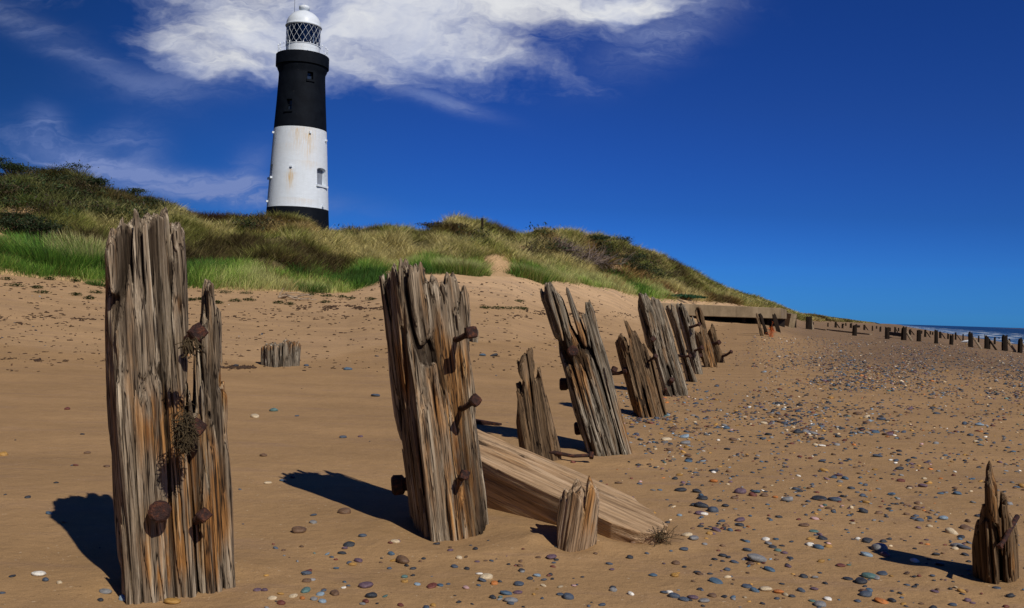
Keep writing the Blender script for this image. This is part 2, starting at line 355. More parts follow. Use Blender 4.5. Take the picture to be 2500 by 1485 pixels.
def foot(az, px, cs):
    d = foot_d(px); dd = AZV-az
    far = 13.0/np.sin(np.clip(dd, 0.004, 1.5))*cs
    d = np.where(px > 1935, far, d)
    d = np.where((px > 1935) & (dd <= 0.004), 13/0.004, d)
    zf = 1+(hz(px)-foot_y(px))/FPX*np.minimum(d, 800)
    return d, zf
def crest(px, df):
    d = np.maximum(cr_d(px), df*1.15); gh = np.clip(0.62-(px-1700)/400*0.3, 0.3, 0.62)
    return d, 1+(hz(px)-cr_y(px))/FPX*d-gh
def Z(x, y, info=False):
    x = np.asarray(x, float); y = np.asarray(y, float)
    az, r, px, cs = polar(x, y); s = r*cs
    df, zf = foot(az, px, cs); dc, zc = crest(px, df)
    t = np.clip((s-9)/(df-9), 0, 1)
    z = zf*t**pexp(px)
    q = r*np.sin(az-AZV)
    z = z-np.where(az > AZV-0.02, np.clip((q-3)/15.8*1.6, 0, 5), 0)*np.clip((az-AZV+0.02)/0.04, 0, 1)
    # small relief of the sand
    near = np.clip(1-s/60, 0, 1)
    z = z+0.018*vn(x*0.9, y*0.9, 0, 1)*near+0.007*vn(x*3.1, y*3.1, 0, 2)*near
    z = z+0.05*vn(x*0.25, y*0.25, 0, 3)*np.clip((s-6)/20, 0, 1)*np.clip(1-s/300, 0, 1)
    for (mx, my, mr) in ((-1.14, 3.05, .24), (-.25, 4.0, .22), (.17, 6.1, .14), (.72, 6.35, .2), (1.4, 8.85, .22), (2.05, 11.5, .28), (.26, 3.82, .11), (1.87, 3.5, .12), (-3.75, 14.6, .35), (.6, 4.05, .15)):
        dd_ = np.hypot(x-mx, y-my); z = z+0.012*np.exp(-((dd_-mr*1.45)/(mr*.5))**2)*(1+0.8*vn(x*6, y*6, 0, 33))-0.012*np.exp(-(dd_/mr)**2)
    # dune face
    u = np.clip((s-df)/np.maximum(dc-df, 1), 0, 1)
    isd = (s > df) & (px < 2168)
    env = np.sin(np.pi*np.clip(u, 0, 1))**0.7
    k = np.clip(dc/60, 0.7, 2.0)
    b = (0.75*vn(x*0.16/k, y*0.16/k, 0, 4)+0.38*vn(x*0.45/k, y*0.45/k, 0, 5)+0.17*vn(x*1.2/k, y*1.2/k, 0, 6))
    sh = np.interp(u, [0, .3, .6, 1], [0, .34, .68, 1])
    hm = 0.9*(0.4-np.abs(vn(x*0.36/k, y*0.36/k, 0, 9)))+0.55*(0.4-np.abs(vn(x*0.75, y*0.75, 0, 10)))
    b = b+hm*np.clip(u*12, 0, 1)
    zd = zf+(zc-zf)*sh+b*env*np.clip((zc-zf)/4, 0.1, 1)+0.22*vn(x*0.7/k, y*0.7/k, 0, 8)*u*np.clip((zc-zf)/4, 0.1, 1)
    back = np.clip((s-dc)/14, 0, 1)
    zd = np.where(s > dc, zd+(np.minimum(zc, 4.5+0*zc)-zc)*back, zd)
    z = np.where(isd, zd, z)
    if info: return z, px, s, df, dc, u, isd, q
    return z
def hit(px, py, smax=3000):
    px = np.atleast_1d(np.asarray(px, float)); py = np.atleast_1d(np.asarray(py, float))
    D = Fv[None]+((px-1250)/FPX)[:, None]*Rv+((742.5-py)/FPX)[:, None]*Uv
    ds = np.geomspace(0.8, smax, 500); out = np.full((len(px), 3), np.nan)
    for i in range(0, len(px), 4000):
        d = D[i:i+4000]; P = CAM[None, None]+d[:, None, :]*ds[None, :, None]
        g = P[..., 2]-Z(P[..., 0], P[..., 1])
        neg = g < 0; ok = neg.any(1); j = np.clip(neg.argmax(1), 1, None); rr = np.arange(len(d))
        g0, g1 = g[rr, j-1], g[rr, j]; k = np.clip(g0/np.where(np.abs(g0-g1) < 1e-9, 1, g0-g1), 0, 1)
        dd = ds[j-1]+(ds[j]-ds[j-1])*k; p = CAM+d*dd[:, None]; p[:, 2] = Z(p[:, 0], p[:, 1])
        p[~ok] = np.nan; out[i:i+4000] = p
    return out
def h1(px, py):
    p = hit(px, py)[0]; return Vector(p)

az = np.concatenate([np.arange(-180, -56, 4), np.arange(-56, -33, 0.5), np.arange(-33, 33, 0.14), np.arange(33, 56, 0.5), np.arange(56, 180.1, 4)])
azr = np.radians(az); azr[-1] = azr[0]+2*math.pi
azc = np.clip(azr, -rad(56), rad(56)); pxs = 1250+FPX*np.tan(azc); css = np.cos(azc)
dfs, zfs = foot(azr, pxs, css); dcs, _ = crest(pxs, dfs)
isdune = (pxs < 2140)
rf = dfs/css; rf = np.where(isdune, rf, rf[isdune & (pxs > 2000)][-1]); rc = np.minimum(dcs/css, 2400)
NA = 330
k = np.linspace(0, 1, NA)[None]
RA = 0.25*(rf[:, None]/0.25)**k
RA = np.concatenate([RA, rf[:, None]+np.geomspace(20, 2600, 14)[None]], 1)
X = RA*np.sin(azr)[:, None]; Y = RA*np.cos(azr)[:, None]
zz, px_, s_, df_, dc_, u_, isd_, q_ = Z(X, Y, True)
zz[:, NA-1] = np.where(isdune, Z(X[:, NA-1]*0.9995, Y[:, NA-1]*0.9995), zz[:, NA-1])
def damp_edge(px): return np.interp(px, [-900, 0, 540, 720, 900, 1200, 1500, 1900], [14, 13.5, 12.6, 12.6, 15, 17, 24, 60])
dryv = np.clip((s_-damp_edge(px_)+0.9*vn(X*0.5, Y*0.5, 0, 11)+0.3*vn(X*2.2, Y*2.2, 0, 12))/0.7, 0, 1)*0.22
dryv = dryv+0.58*np.clip((s_/df_-0.72)/0.2+0.3*vn(X*.4, Y*.4, 0, 13), 0, 1)*np.clip((px_-700)/300, 0.15, 1)
dryv = np.where(px_ > 1750, dryv*np.clip((2050-px_)/300, 0.25, 1), dryv)
gravv = np.clip((px_-1900+0*X)/250, 0, 1)*np.clip((s_-16)/8, 0, 1)
gravv = np.maximum(gravv, 0.9*np.clip((px_-1700)/250, 0, 1)*np.clip((s_-38)/15, 0, 1)*np.clip(1-(dryv-0.5)*3, 0, 1))
nc, nr = X.shape
def gridquads(nc, nr):
    i, j = np.meshgrid(np.arange(nc-1), np.arange(nr-1), indexing='ij'); a = (i*nr+j).ravel()
    return np.stack([a, a+1, a+nr+1, a+nr], 1)
V = np.stack([X, Y, zz], -1).reshape(-1, 3)
cv = len(V); V = np.vstack([V, [[0, 0, float(Z(0., .01))]]])
q4 = gridquads(nc, nr); tri = np.stack([np.arange(nc-1)*nr, np.arange(1, nc)*nr, np.full(nc-1, cv)], 1)[:, ::-1]
q4 = q4[:, ::-1]
qi = q4.min(1); keepq = ((qi % nr) < NA-1) | (~isdune[qi//nr] & ~isdune[np.minimum(qi//nr+1, nc-1)]); q4 = q4[keepq]
tag(link('beach', npmesh('beach', V, [q4, tri[:, ::-1]], {'dry': np.append(dryv.ravel(), 0), 'gravel': np.append(gravv.ravel(), 0)}), M_sand), kind='structure')
# dunes: rings from the foot over the crest and down the landward side
sel = np.where(isdune)[0]
tt = np.concatenate([np.linspace(0, 1, 110), 1+np.geomspace(0.03, 1, 14), ])
def dune_r(i):
    a = rf[i]; b = rc[i]; r1 = a+(b-a)*tt[:110]; r2 = b+(tt[110:]-1)*16; r3 = np.array([b+40, b+120, max(2600, b+400)])
    return np.concatenate([r1, r2, r3])
RB = np.stack([dune_r(i) for i in sel])
X = RB*np.sin(azr[sel])[:, None]; Y = RB*np.cos(azr[sel])[:, None]
X[:, 0] = (rf[sel]*1.0)*np.sin(azr[sel]); zz, px_, s_, df_, dc_, u_, isd_, q_ = Z(X, Y, True)
zz[:, 0] = Z(X[:, 0]*0.9995, Y[:, 0]*0.9995)-0.0
yimg = hz(px_)-(zz-1)/np.maximum(s_, 1)*FPX
def bare_mask(px, yi, x, y):
    """sand showing through on the dune face (1 = bare)"""
    b = np.zeros_like(px)
    def el(cx, cy, rx, ry, k=1.0):
        return k*np.exp(-((px-cx)/rx)**2-((yi-cy)/ry)**2)
    for e in ((60, 520, 90, 50, .75), (20, 560, 60, 25, .8), (120, 585, 90, 14, .7), (20, 635, 90, 12, .8), (1214, 664, 32, 34, 3.0), (1178, 606, 26, 6, 1.1), (960, 668, 40, 14, 1.1),
              (1270, 590, 25, 14, .6), (1510, 655, 30, 14, .8), (560, 640, 20, 10, .5), (1400, 645, 60, 8, .6), (1640, 715, 60, 8, .8), (1530, 690, 30, 8, .8)):
        b = b+el(*e)
    return np.clip((b+0.28*vn(x*0.8, y*0.8, 0, 21)-0.35)*3, 0, 1)
bare = bare_mask(px_, yimg, X, Y)
bare = np.maximum(bare, np.clip(1-u_/0.05, 0, 1))
V = np.stack([X, Y, zz], -1).reshape(-1, 3); nc, nr = X.shape
tag(link('dunes', npmesh('dunes', V, gridquads(nc, nr)[:, ::-1], {'bare': bare.ravel()}), M_dune), kind='structure')

# ------------------------------------------------------------------ sea
m, t = material('sea_water'); c = oc(t); qa = attr(t, 'q'); sh_ = attr(t, 'along')
nq = t.noise(t.n('ShaderNodeCombineXYZ', {0: t.m('MULTIPLY', sh_, 0.035), 1: t.m('MULTIPLY', qa, 0.03)}).outputs[0], 1.0, 4, 0.6).outputs[0]
qq = t.m('ADD', qa, t.m('MULTIPLY', t.m('SUBTRACT', nq, 0.5), 26.0))
fz = None
for c0, w0, k0 in ((20.5, 1.5, 1.0), (27, 3.0, 0.9), (37, 3.0, 0.85), (49, 3.5, 0.7), (64, 3.0, 0.45)):
    g = t.m('MULTIPLY', t.m('EXPONENT', t.m('MULTIPLY', t.m('POWER', t.m('ABSOLUTE', t.m('DIVIDE', t.m('SUBTRACT', qq, c0), w0)), 2.0), -1.0)), k0)
    fz = g if fz is None else t.m('ADD', fz, g)
fn = t.noise(t.map(c, (1, 1, 1)), 0.35, 6, 0.75).outputs[0]
foam = t.ss(t.m('ADD', fz, t.m('MULTIPLY', t.m('SUBTRACT', fn, 0.5), 2.2)), 0.55, 0.95)
shal = t.ss(qa, 80, 22)
wc = t.mix(t.ss(qa, 70, 20), (0.010, 0.032, 0.062), (0.035, 0.11, 0.20))
cf = t.mix(t.m('MULTIPLY', foam, 0.75), wc, (0.62, 0.68, 0.74))
wb = t.noise(t.map(c, (1, 2.2, 1)), 0.5, 6, 0.65).outputs[0]
p = finish(t, cf, t.m('ADD', t.m('MULTIPLY', foam, 0.5), 0.32), wb, 0.6, 0.5, 0.35); M_sea = m
wz = -1.6
az2 = np.radians(np.concatenate([np.arange(12, 24, 0.25), np.arange(24, 60, 0.3), np.arange(60, 150, 3)]))
rr = np.geomspace(6, 40000, 420)
A, Rr = np.meshgrid(az2, rr, indexing='ij'); X = Rr*np.sin(A); Y = Rr*np.cos(A)
q = Rr*np.sin(A-AZV); al = Rr*np.cos(A-AZV)
qn = q+4*vn(al*0.03, q*0.03, 0, 31)
wv = 0.16*np.exp(-((qn-28)/2.2)**2)+0.28*np.exp(-((qn-38)/2.5)**2)+0.30*np.exp(-((qn-50)/3)**2)+0.3*np.exp(-((qn-65)/3.5)**2)
wv = wv*np.clip(1-Rr/900, 0, 1)+0.06*vn(X*0.15, Y*0.15, 0, 32)*np.clip(1-Rr/700, 0, 1)
keep = (Z(X, Y) < wz+0.35) | (Rr > 2300)
V = np.stack([X, Y, wz+wv], -1).reshape(-1, 3); nc, nr = X.shape
qd = gridquads(nc, nr)[:, ::-1]; qd = qd[keep.ravel()[qd].any(1)]
tag(link('sea', npmesh('sea', V, qd, {'q': q.ravel(), 'along': al.ravel()}), M_sea), kind='structure')

# ------------------------------------------------------------------ carved timber (implicit solid -> surface nets)
def surfnet(f, org, vs):
    ins = f < 0
    c = ins[:-1, :-1, :-1].astype(np.int8)
    cnt = np.zeros(tuple(n-1 for n in f.shape), np.int8)
    offs = [(a, b, d) for a in (0, 1) for b in (0, 1) for d in (0, 1)]
    for a, b, d in offs: cnt += ins[a:a+cnt.shape[0], b:b+cnt.shape[1], d:d+cnt.shape[2]]
    act = (cnt > 0) & (cnt < 8)
    I = np.argwhere(act); idm = np.full(cnt.shape, -1, np.int64); idm[act] = np.arange(len(I))
    cv = {o: f[I[:, 0]+o[0], I[:, 1]+o[1], I[:, 2]+o[2]] for o in offs}
    P = np.zeros((len(I), 3)); n = np.zeros(len(I))
    for o in offs:
        for ax in range(3):
            if o[ax]: continue
            o2 = list(o); o2[ax] = 1; o2 = tuple(o2); a, b = cv[o], cv[o2]
            x = (a < 0) != (b < 0); tt_ = np.where(x, a/np.where(a == b, 1, a-b), 0)
            pt = np.tile(np.array(o, float), (len(I), 1)); pt[:, ax] += tt_
            P += pt*x[:, None]; n += x
    P = (P/n[:, None]+I)*np.array(vs)+np.array(org)
    Q = []
    for ax in range(3):
        s0 = [slice(0, -1) if i == ax else slice(1, -1) for i in range(3)]; s1 = [slice(1, None) if i == ax else slice(1, -1) for i in range(3)]
        a, b = ins[tuple(s0)], ins[tuple(s1)]; E = np.argwhere(a != b)
        if not len(E): continue
        av = a[tuple(E.T)]
        for i in range(3):
            if i != ax: E[:, i] += 1
        o1, o2 = [(1, 2), (2, 0), (0, 1)][ax]
        def cell(d1, d2):
            e = E.copy(); e[:, o1] -= d1; e[:, o2] -= d2; return idm[tuple(e.T)]
        qv = np.stack([cell(1, 1), cell(0, 1), cell(0, 0), cell(1, 0)], 1)
        qv[~av] = qv[~av][:, ::-1]; Q.append(qv)
    return P, np.concatenate(Q)
def sdpoly(poly, U, W):
    P = np.array(poly, float); d = np.full(U.shape, 1e9); ins = np.zeros(U.shape, bool)
    for i in range(len(P)):
        a = P[i-1]; b = P[i]; e = b-a; wx, wy = U-a[0], W-a[1]
        tt_ = np.clip((wx*e[0]+wy*e[1])/max(e@e, 1e-12), 0, 1)
        d = np.minimum(d, np.hypot(wx-e[0]*tt_, wy-e[1]*tt_))
        c_ = ((a[1] <= W) != (b[1] <= W)) & (wx*(b[1]-a[1]) < (W-a[1])*e[0]) if b[1] > a[1] else ((a[1] <= W) != (b[1] <= W)) & (wx*(b[1]-a[1]) > (W-a[1])*e[0])
        ins ^= c_
    return np.where(ins, -d, d)
def bil(T, x, y):
    x = np.clip(x, 0, T.shape[0]-1.001); y = np.clip(y, 0, T.shape[1]-1.001); i = x.astype(int); j = y.astype(int); a = x-i; b = y-j
    return T[i, j]*(1-a)*(1-b)+T[i+1, j]*a*(1-b)+T[i, j+1]*(1-a)*b+T[i+1, j+1]*a*b
def timber(name, poly, depth, yaw, vox, seed, crack=0.03, drop=0.08, stains=(), wob=0.012, freq=24.0, cellk=1.0):
    """poly in local (u,w) metres, w along the grain.  returns mesh"""
    r_ = np.random.default_rng(seed); P = np.array(poly)
    u0, u1 = P[:, 0].min(), P[:, 0].max(); w0, w1 = P[:, 1].min(), P[:, 1].max()
    ps = rad(yaw); Wd = u1-u0; A = max((Wd*1.10+0.02-depth*math.sin(abs(ps)))/math.cos(ps), 0.06)
    hv = (A*math.sin(abs(ps))+depth*math.cos(ps))/2
    vz = vox*2.0; mg = 3
    us = np.arange(u0-mg*vox, u1+mg*vox, vox, dtype=np.float32); vs_ = np.arange(-hv-mg*vox, hv+mg*vox, vox, dtype=np.float32)
    ws = np.arange(w0-mg*vz, w1+mg*vz, vz, dtype=np.float32)
    Ug, Wg = np.meshgrid(us, ws, indexing='ij'); T = sdpoly(poly, Ug, Wg).astype(np.float32)
    TH = np.where(T < 0, -T, 0)
    for _ in range(int(0.045/vox/1.4)):
        a_ = TH.copy(); a_[1:] = np.maximum(a_[1:], TH[:-1]); a_[:-1] = np.maximum(a_[:-1], TH[1:]); b2 = a_.copy(); b2[:, 1:] = np.maximum(b2[:, 1:], a_[:, :-1]); b2[:, :-1] = np.maximum(b2[:, :-1], a_[:, 1:]); TH = b2
    # fibre cells in the cross-section
    n = max(12, int(Wd*2*hv/0.0018)); n = min(n, 110)
    cp = np.stack([r_.uniform(u0, u1, n), r_.uniform(-hv, hv, n)], 1)
    U2, V2 = np.meshgrid(us, vs_, indexing='ij')
    Dm = np.hypot(U2[..., None]-cp[:, 0], V2[..., None]-cp[:, 1]); idx = Dm.argmin(-1)
    Ds = np.partition(Dm, 1, axis=-1); BD = (Ds[..., 1]-Ds[..., 0]).astype(np.float32)
    dr = r_.uniform(0, drop, n)**1.0; dr[r_.random(n) < 0.35] = 0; dr = dr*(1+1.2*np.clip(cp[:, 1]/hv, -0.3, 1))
    DR = dr[idx].astype(np.float32)+Dm.min(-1).astype(np.float32)*1.2*(drop > 0)
    U, Vv, W = np.meshgrid(us, vs_, ws, indexing='ij')
    wob_u = wob*vn(W*2.2, np.float32(seed), 0.5, 2)
    # silhouette
    ui = (U-us[0]+wob*0.5*vn(Vv*9, W*3, 0, seed))/vox; wi = (W-ws[0]+DR[:, :, None])/vz
    fp = bil(T, ui, wi)
    # rotated box section
    uc = (u0+u1)/2; x = (U-uc); a_ = x*math.cos(ps)+Vv*math.sin(ps); b_ = -x*math.sin(ps)+Vv*math.cos(ps)
    qx = np.abs(a_)-A/2+0.02; qy = np.abs(b_)-depth/2+0.02
    fc = np.hypot(np.maximum(qx, 0), np.maximum(qy, 0))+np.minimum(np.maximum(qx, qy), 0)-0.02
    f = np.maximum(fc, fp).astype(np.float32)
    act = f < 0.05
    Ua, Va, Wa = U[act]+wob_u[act], Vv[act], W[act]
    ox = 0.022*vn(Wa*1.6, Ua*5, Va*5, seed+11); oy = 0.022*vn(Wa*1.6, Ua*5+9, Va*5, seed+12)
    bd = bil(BD, (Ua+ox-us[0])/vox, (Va+oy-vs_[0])/vox)
    c0 = np.clip(1-bd/0.011, 0, 1)*np.clip(0.55+1.0*vn(Ua*8, Va*8, Wa*2.0, seed+14), 0, 1)
    freq_ = freq*0.62
    n1 = vn(Ua*freq_, Va*freq_, Wa*1.1, seed); n2 = vn(Ua*freq*2.0, Va*freq*2.0, Wa*2.2, seed+3)
    lowm = np.clip(0.75+0.6*vn(Ua*5, Va*5, Wa*1.7, seed+5), 0.15, 1.3)
    c1 = np.clip(1-np.abs(n1)/0.13, 0, 1); c2 = np.clip(1-np.abs(n2)/0.2, 0, 1)
    c3 = np.clip(1-np.abs(n1)/0.55, 0, 1); c4 = np.clip(1-np.abs(n2)/0.6, 0, 1)
    G = crack*0.50*c3+crack*0.16*c4+crack*1.2*lowm*c1**1.2+crack*cellk*c0+crack*0.30*c2+0.004*vn(Ua*freq*5, Va*freq*5, Wa*5, seed+6)+0.007*vn(Ua*freq*0.6, Va*freq*0.6, Wa*2, seed+9)
    th_ = bil(TH, ui[act], wi[act]); G = G*np.clip(th_/0.085, 0.10, 1)**1.3
    f[act] += G-crack*0.27*np.clip(th_/0.085, 0.1, 1)
    cr = np.zeros_like(f); cr[act] = np.clip(c1*lowm*0.9+c2*0.35, 0, 1)
    # keep border closed
    f[0] = f[-1] = 1; f[:, 0] = f[:, -1] = 1; f[:, :, 0] = f[:, :, -1] = 1
    Pv, Q = surfnet(f, (us[0], vs_[0], ws[0]), (vox, vox, vz))
    # drop small loose fragments
    Pv, Q = biggest(Pv, Q)
    gi = ((Pv-np.array([us[0], vs_[0], ws[0]]))/np.array([vox, vox, vz])).round().astype(int)
    gi = np.clip(gi, 0, np.array(f.shape)-1)
    crack_shade = cr[gi[:, 0], gi[:, 1], gi[:, 2]]
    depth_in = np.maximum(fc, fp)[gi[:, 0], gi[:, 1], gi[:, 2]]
    crack_shade = np.clip((-depth_in-0.006)/(crack*0.7+1e-6), 0, 1)  # depth below the uncut face, drives the painted crack shade
    st = np.zeros(len(Pv))
    for (su, sw, ru, rw, k_) in stains:
        st += k_*np.exp(-((Pv[:, 0]-su)/ru)**2-(np.where(Pv[:, 2] < sw, (Pv[:, 2]-sw)/rw, (Pv[:, 2]-sw)/(rw*0.6)))**2)
    return npmesh(name, Pv, Q, {'stain': np.clip(st, 0, 1), 'crack': crack_shade})
def biggest(P, Q):
    n = len(P); lab = np.arange(n)
    E = np.vstack([Q[:, [0, 1]], Q[:, [1, 2]], Q[:, [2, 3]]])
    for _ in range(400):
        m_ = np.minimum(lab[E[:, 0]], lab[E[:, 1]]); old = lab.copy()
        np.minimum.at(lab, E[:, 0], m_); np.minimum.at(lab, E[:, 1], m_); lab = lab[lab]; lab = lab[lab]
        if (lab == old).all(): break
    u, c = np.unique(lab, return_counts=True); good = u[c > 0.04*n]
    kv = np.isin(lab, good); new = np.cumsum(kv)-1
    Qk = Q[kv[Q].all(1)]; return P[kv], new[Qk]

def place_timber(name, poly_px, base_px, depthm, yaw, seed, lean_px, mat, label, cat, group=None, stains=(), cfg=None, voxk=0.75, back=0.0, bolts=()):
    """trace in photograph pixels -> real-size solid standing at its own distance.
    base_px: pixel of the front foot on the sand; lean_px: (bottom, top) pixels of the grain direction"""
    b = h1(*base_px); dep = float((np.array(b)-CAM)@Fv)+back
    sc = dep/FPX; org = at(base_px[0], base_px[1], dep)
    rb = ray(*base_px); Vd = np.array([rb[0], rb[1], 0.0]); Vd /= np.linalg.norm(Vd)
    Us = np.array([Vd[1], -Vd[0], 0.0]); Zs = np.array([0, 0, 1.0])
    def on_plane(px, py, off_=0.0):
        r1 = ray(px, py); k1 = ((org-CAM)@Vd+off_)/(r1@Vd); return CAM+r1*k1
    def pl2(px, py):
        p_ = on_plane(px, py)-org; return p_@Us, p_@Zs
    (lx0, ly0), (lx1, ly1) = lean_px
    dv = np.array(pl2(lx1, ly1))-np.array(pl2(lx0, ly0)); dv /= np.hypot(*dv)
    Wx = Us*dv[0]+Zs*dv[1]; Ux = Us*dv[1]-Zs*dv[0]
    def loc(px, py):
        p_ = on_plane(px, py)-org; return float(p_@Ux), float(p_@Wx)
    poly = [loc(*p_) for p_ in poly_px]
    sts = [(*loc(a, b_), ru*sc, rw*sc, k_) for a, b_, ru, rw, k_ in stains]
    me = timber(name+'_wood', poly, depthm, yaw, dep/(FPX*1024/2500)*voxk, seed, stains=sts, **(cfg or {}))
    o = link(name, me, mat)
    mw = Matrix.Identity(4)
    for i in range(3): mw[i][0] = Ux[i]; mw[i][1] = Vd[i]; mw[i][2] = Wx[i]; mw[i][3] = org[i]
    o.matrix_world = mw; tag(o, label, cat, group)
    inv = mw.inverted()
    for bt in bolts: add_bolt(o, inv, on_plane, *bt)
    return o, dep
def add_bolt(parent, inv, onp, a, b, rs, rh, out=0.1, start=-0.02, kind='square', label=None):
    """a: pixel where the shaft leaves the wood, b: pixel of the head; out: how far the head stands towards the viewer"""
    rh = rh*0.86; A = inv @ Vector(onp(a[0], a[1], start)); B = inv @ Vector(onp(b[0], b[1], -out))
    d = (B-A).normalized(); bm = bmesh.new()
    mid = (A+B)/2+Vector((0, 0, -0.06*(B-A).length))
    A2 = A-d*0.12
    tube(bm, [A2, A, mid, B-d*rh*0.3], [rs*1.05, rs*1.1, rs*0.9, rs], 9)
    sh = link('bolt', bm2me(bm, 'bolt'), M_rust, parent)
    bm = bmesh.new(); s_ = random.Random(int(a[0]*7+a[1]))
    n = 6 if kind == 'hex' else 4 if kind == 'square' else 10
    rot = s_.uniform(0, 1.2)
    ax = d.orthogonal().normalized(); bx = d.cross(ax)
    rings = []
    for tpos, rk in ((-0.55, 0.75), (-0.4, 1.0), (0.35, 1.02), (0.55, 0.8)):
        ring = []
        for i in range(n*3):
            an = 2*math.pi*i/(n*3)+rot
            sec = math.pi/n; loc_a = (an-rot) % (2*sec)-sec
            rr_ = rh*min(1.0/max(math.cos(loc_a), 0.1)*0.88, 1.16)*(1+s_.uniform(-0.07, 0.07)) if n < 10 else rh*(1+s_.uniform(-0.05, 0.05))
            ring.append(bm.verts.new(B+d*rh*tpos*1.15+(ax*math.cos(an)+bx*math.sin(an))*rr_*rk))
        rings.append(ring)
    N = n*3
    for i in range(3):
        for j in range(N): bm.faces.new((rings[i][j], rings[i][(j+1) % N], rings[i+1][(j+1) % N], rings[i+1][j]))
    bm.faces.new(rings[0][::-1]); bm.faces.new(rings[-1])
    hd = link('bolt_head', bm2me(bm, 'bolt_head'), M_rust, sh, smooth=False)
    return sh

GR = 'timber posts of the near groyne'
P1 = [(258,640),(263,590),(272,560),(285,547),(296,540),(299,528),(305,530),(311,541),(322,532),(328,514),(337,512),(343,524),(350,519),(362,522),(372,526),(377,513),(382,510),(387,524),(391,511),(400,507),(407,520),(410,560),(414,600),(416,537),(430,534),(438,536),(446,552),(452,657),(454,746),(456,805),(447,843),(454,858),(450,930),(448,985),(455,990),(458,935),(462,940),(466,985),(474,975),(475,895),(477,835),(486,783),(495,746),(498,687),(506,674),(515,680),(521,728),(534,743),(537,821),(541,910),(549,919),(549,969),(547,1010),(552,1060),(560,1150),(563,1300),(569,1420),(574,1560),(345,1560),(325,1450),(300,1400),(285,1330),(275,1200),(272,1080),(262,1020),(257,950),(255,800)]
place_timber('timber_post', P1, (350, 1462), 0.34, 12, 11, ((430, 1500), (375, 560)), M_wood,
    'tallest and nearest grey split post at the left, hung with matted rope', 'post', GR,
    stains=[(400,1000,50,110,.8),(480,1120,50,200,1.0),(390,1300,60,90,.6),(540,940,12,60,.9),(505,1250,50,120,.7),(430,740,14,50,.8),(420,1250,90,160,.5)],
    cfg=dict(crack=0.040, drop=0.02, freq=17, cellk=1.2), back=0.13,
    bolts=[((428, 828), (482, 812), 0.017, 0.033, 0.27), ((440, 1050), (482, 1043), 0.018, 0.031, 0.25), ((392, 1250), (390, 1249), 0.02, 0.041, 0.25, -0.1, 'round'), ((458, 1266), (497, 1258), 0.017, 0.027, 0.25)])
P2 = [(923,666),(928,663),(936,667),(943,680),(950,665),(958,650),(964,640),(970,651),(976,690),(982,630),(986,625),(993,632),(997,643),(1001,665),(1002,639),(1009,646),(1012,660),(1016,644),(1020,651),(1022,680),(1025,640),(1029,636),(1034,644),(1036,672),(1048,669),(1051,661),(1053,671),(1060,673),(1068,692),(1074,712),(1075,675),(1082,681),(1087,661),(1103,661),(1111,667),(1115,683),(1114,715),(1110,745),(1117,750),(1121,715),(1122,696),(1126,683),(1133,694),(1141,718),(1142,762),(1140,794),(1142,842),(1149,891),(1156,937),(1159,998),(1168,1065),(1179,1132),(1187,1180),(1194,1238),(1208,1308),(1228,1420),(1060,1420),(1008,1280),(995,1223),(985,1138),(971,1047),(954,968),(944,869),(940,815),(935,762),(928,708)]
place_timber('timber_post', P2, (1099, 1316), 0.36, 25, 23, ((1110, 1330), (1030, 660)), M_wood,
    'grey post split into many sharp splinters, left of the fallen beam', 'post', GR,
    stains=[(985,880,16,90,.9),(1115,890,30,130,.9),(1135,1160,30,200,.8),(1040,1000,60,200,.35),(1090,1200,60,120,.5),(1070,830,12,60,.5)],
    cfg=dict(crack=0.042, drop=0.05, freq=17, cellk=1.2), back=0.16,
    bolts=[((1086, 826), (1150, 812), 0.014, 0.033, 0.30), ((1102, 996), (1160, 978), 0.014, 0.030, 0.30), ((1114, 1162), (1134, 1160), 0.018, 0.027, 0.24), ((990, 1182), (972, 1184), 0.03, 0.055, -0.14, 0.14, 'round')])
P2b = [(1261,878),(1272,865),(1280,852),(1289,844),(1298,846),(1300,857),(1297,883),(1304,917),(1309,917),(1310,891),(1317,889),(1324,913),(1333,957),(1346,1017),(1365,1087),(1368,1132),(1378,1200),(1280,1200),(1268,1087),(1261,1028),(1265,961),(1259,928),(1272,930),(1277,911),(1266,893)]
place_timber('timber_post', P2b, (1350, 1128), 0.16, 34, 31, ((1330, 1120), (1290, 870)), M_brownw,
    'short brown post with one pale hooked tip behind the fallen beam', 'post', GR,
    stains=[(1290,950,20,60,.6)], cfg=dict(crack=0.036, drop=0.04, freq=24), back=0.08,
    bolts=[((1352, 1105), (1444, 1112), 0.013, 0.027, 0.05)])
P3 = [(1316,700),(1322,700),(1326,720),(1329,689),(1338,685),(1346,688),(1356,705),(1371,725),(1380,751),(1390,789),(1406,812),(1409,818),(1401,783),(1393,751),(1388,734),(1381,705),(1384,697),(1390,712),(1401,741),(1413,773),(1422,799),(1430,815),(1427,789),(1419,764),(1424,755),(1429,764),(1428,734),(1432,736),(1435,715),(1442,728),(1448,751),(1456,789),(1471,835),(1487,893),(1506,967),(1526,1042),(1544,1111),(1562,1180),(1458,1180),(1435,1100),(1419,1058),(1400,996),(1380,919),(1367,873),(1351,815),(1332,754),(1320,721)]
place_timber('timber_post', P3, (1500, 1114), 0.24, 26, 41, ((1500, 1130), (1385, 720)), M_wood2,
    'tall leaning grey post with three prongs, a rusty bolt hole high in its face', 'post', GR,
    stains=[(1410,860,25,90,1.),(1540,1080,12,120,.9),(1400,900,14,120,.8),(1415,805,20,30,1.),(1520,1000,10,90,.7)], cfg=dict(crack=0.036, drop=0.06, freq=19), back=0.13,
    bolts=[((1396, 858), (1398, 857), 0.025, 0.045, 0.17, -0.08, 'round'), ((1395, 938), (1376, 938), 0.04, 0.055, -0.15, 0.15, 'round'), ((1425, 1045), (1412, 1046), 0.04, 0.055, -0.15, 0.15, 'round')])
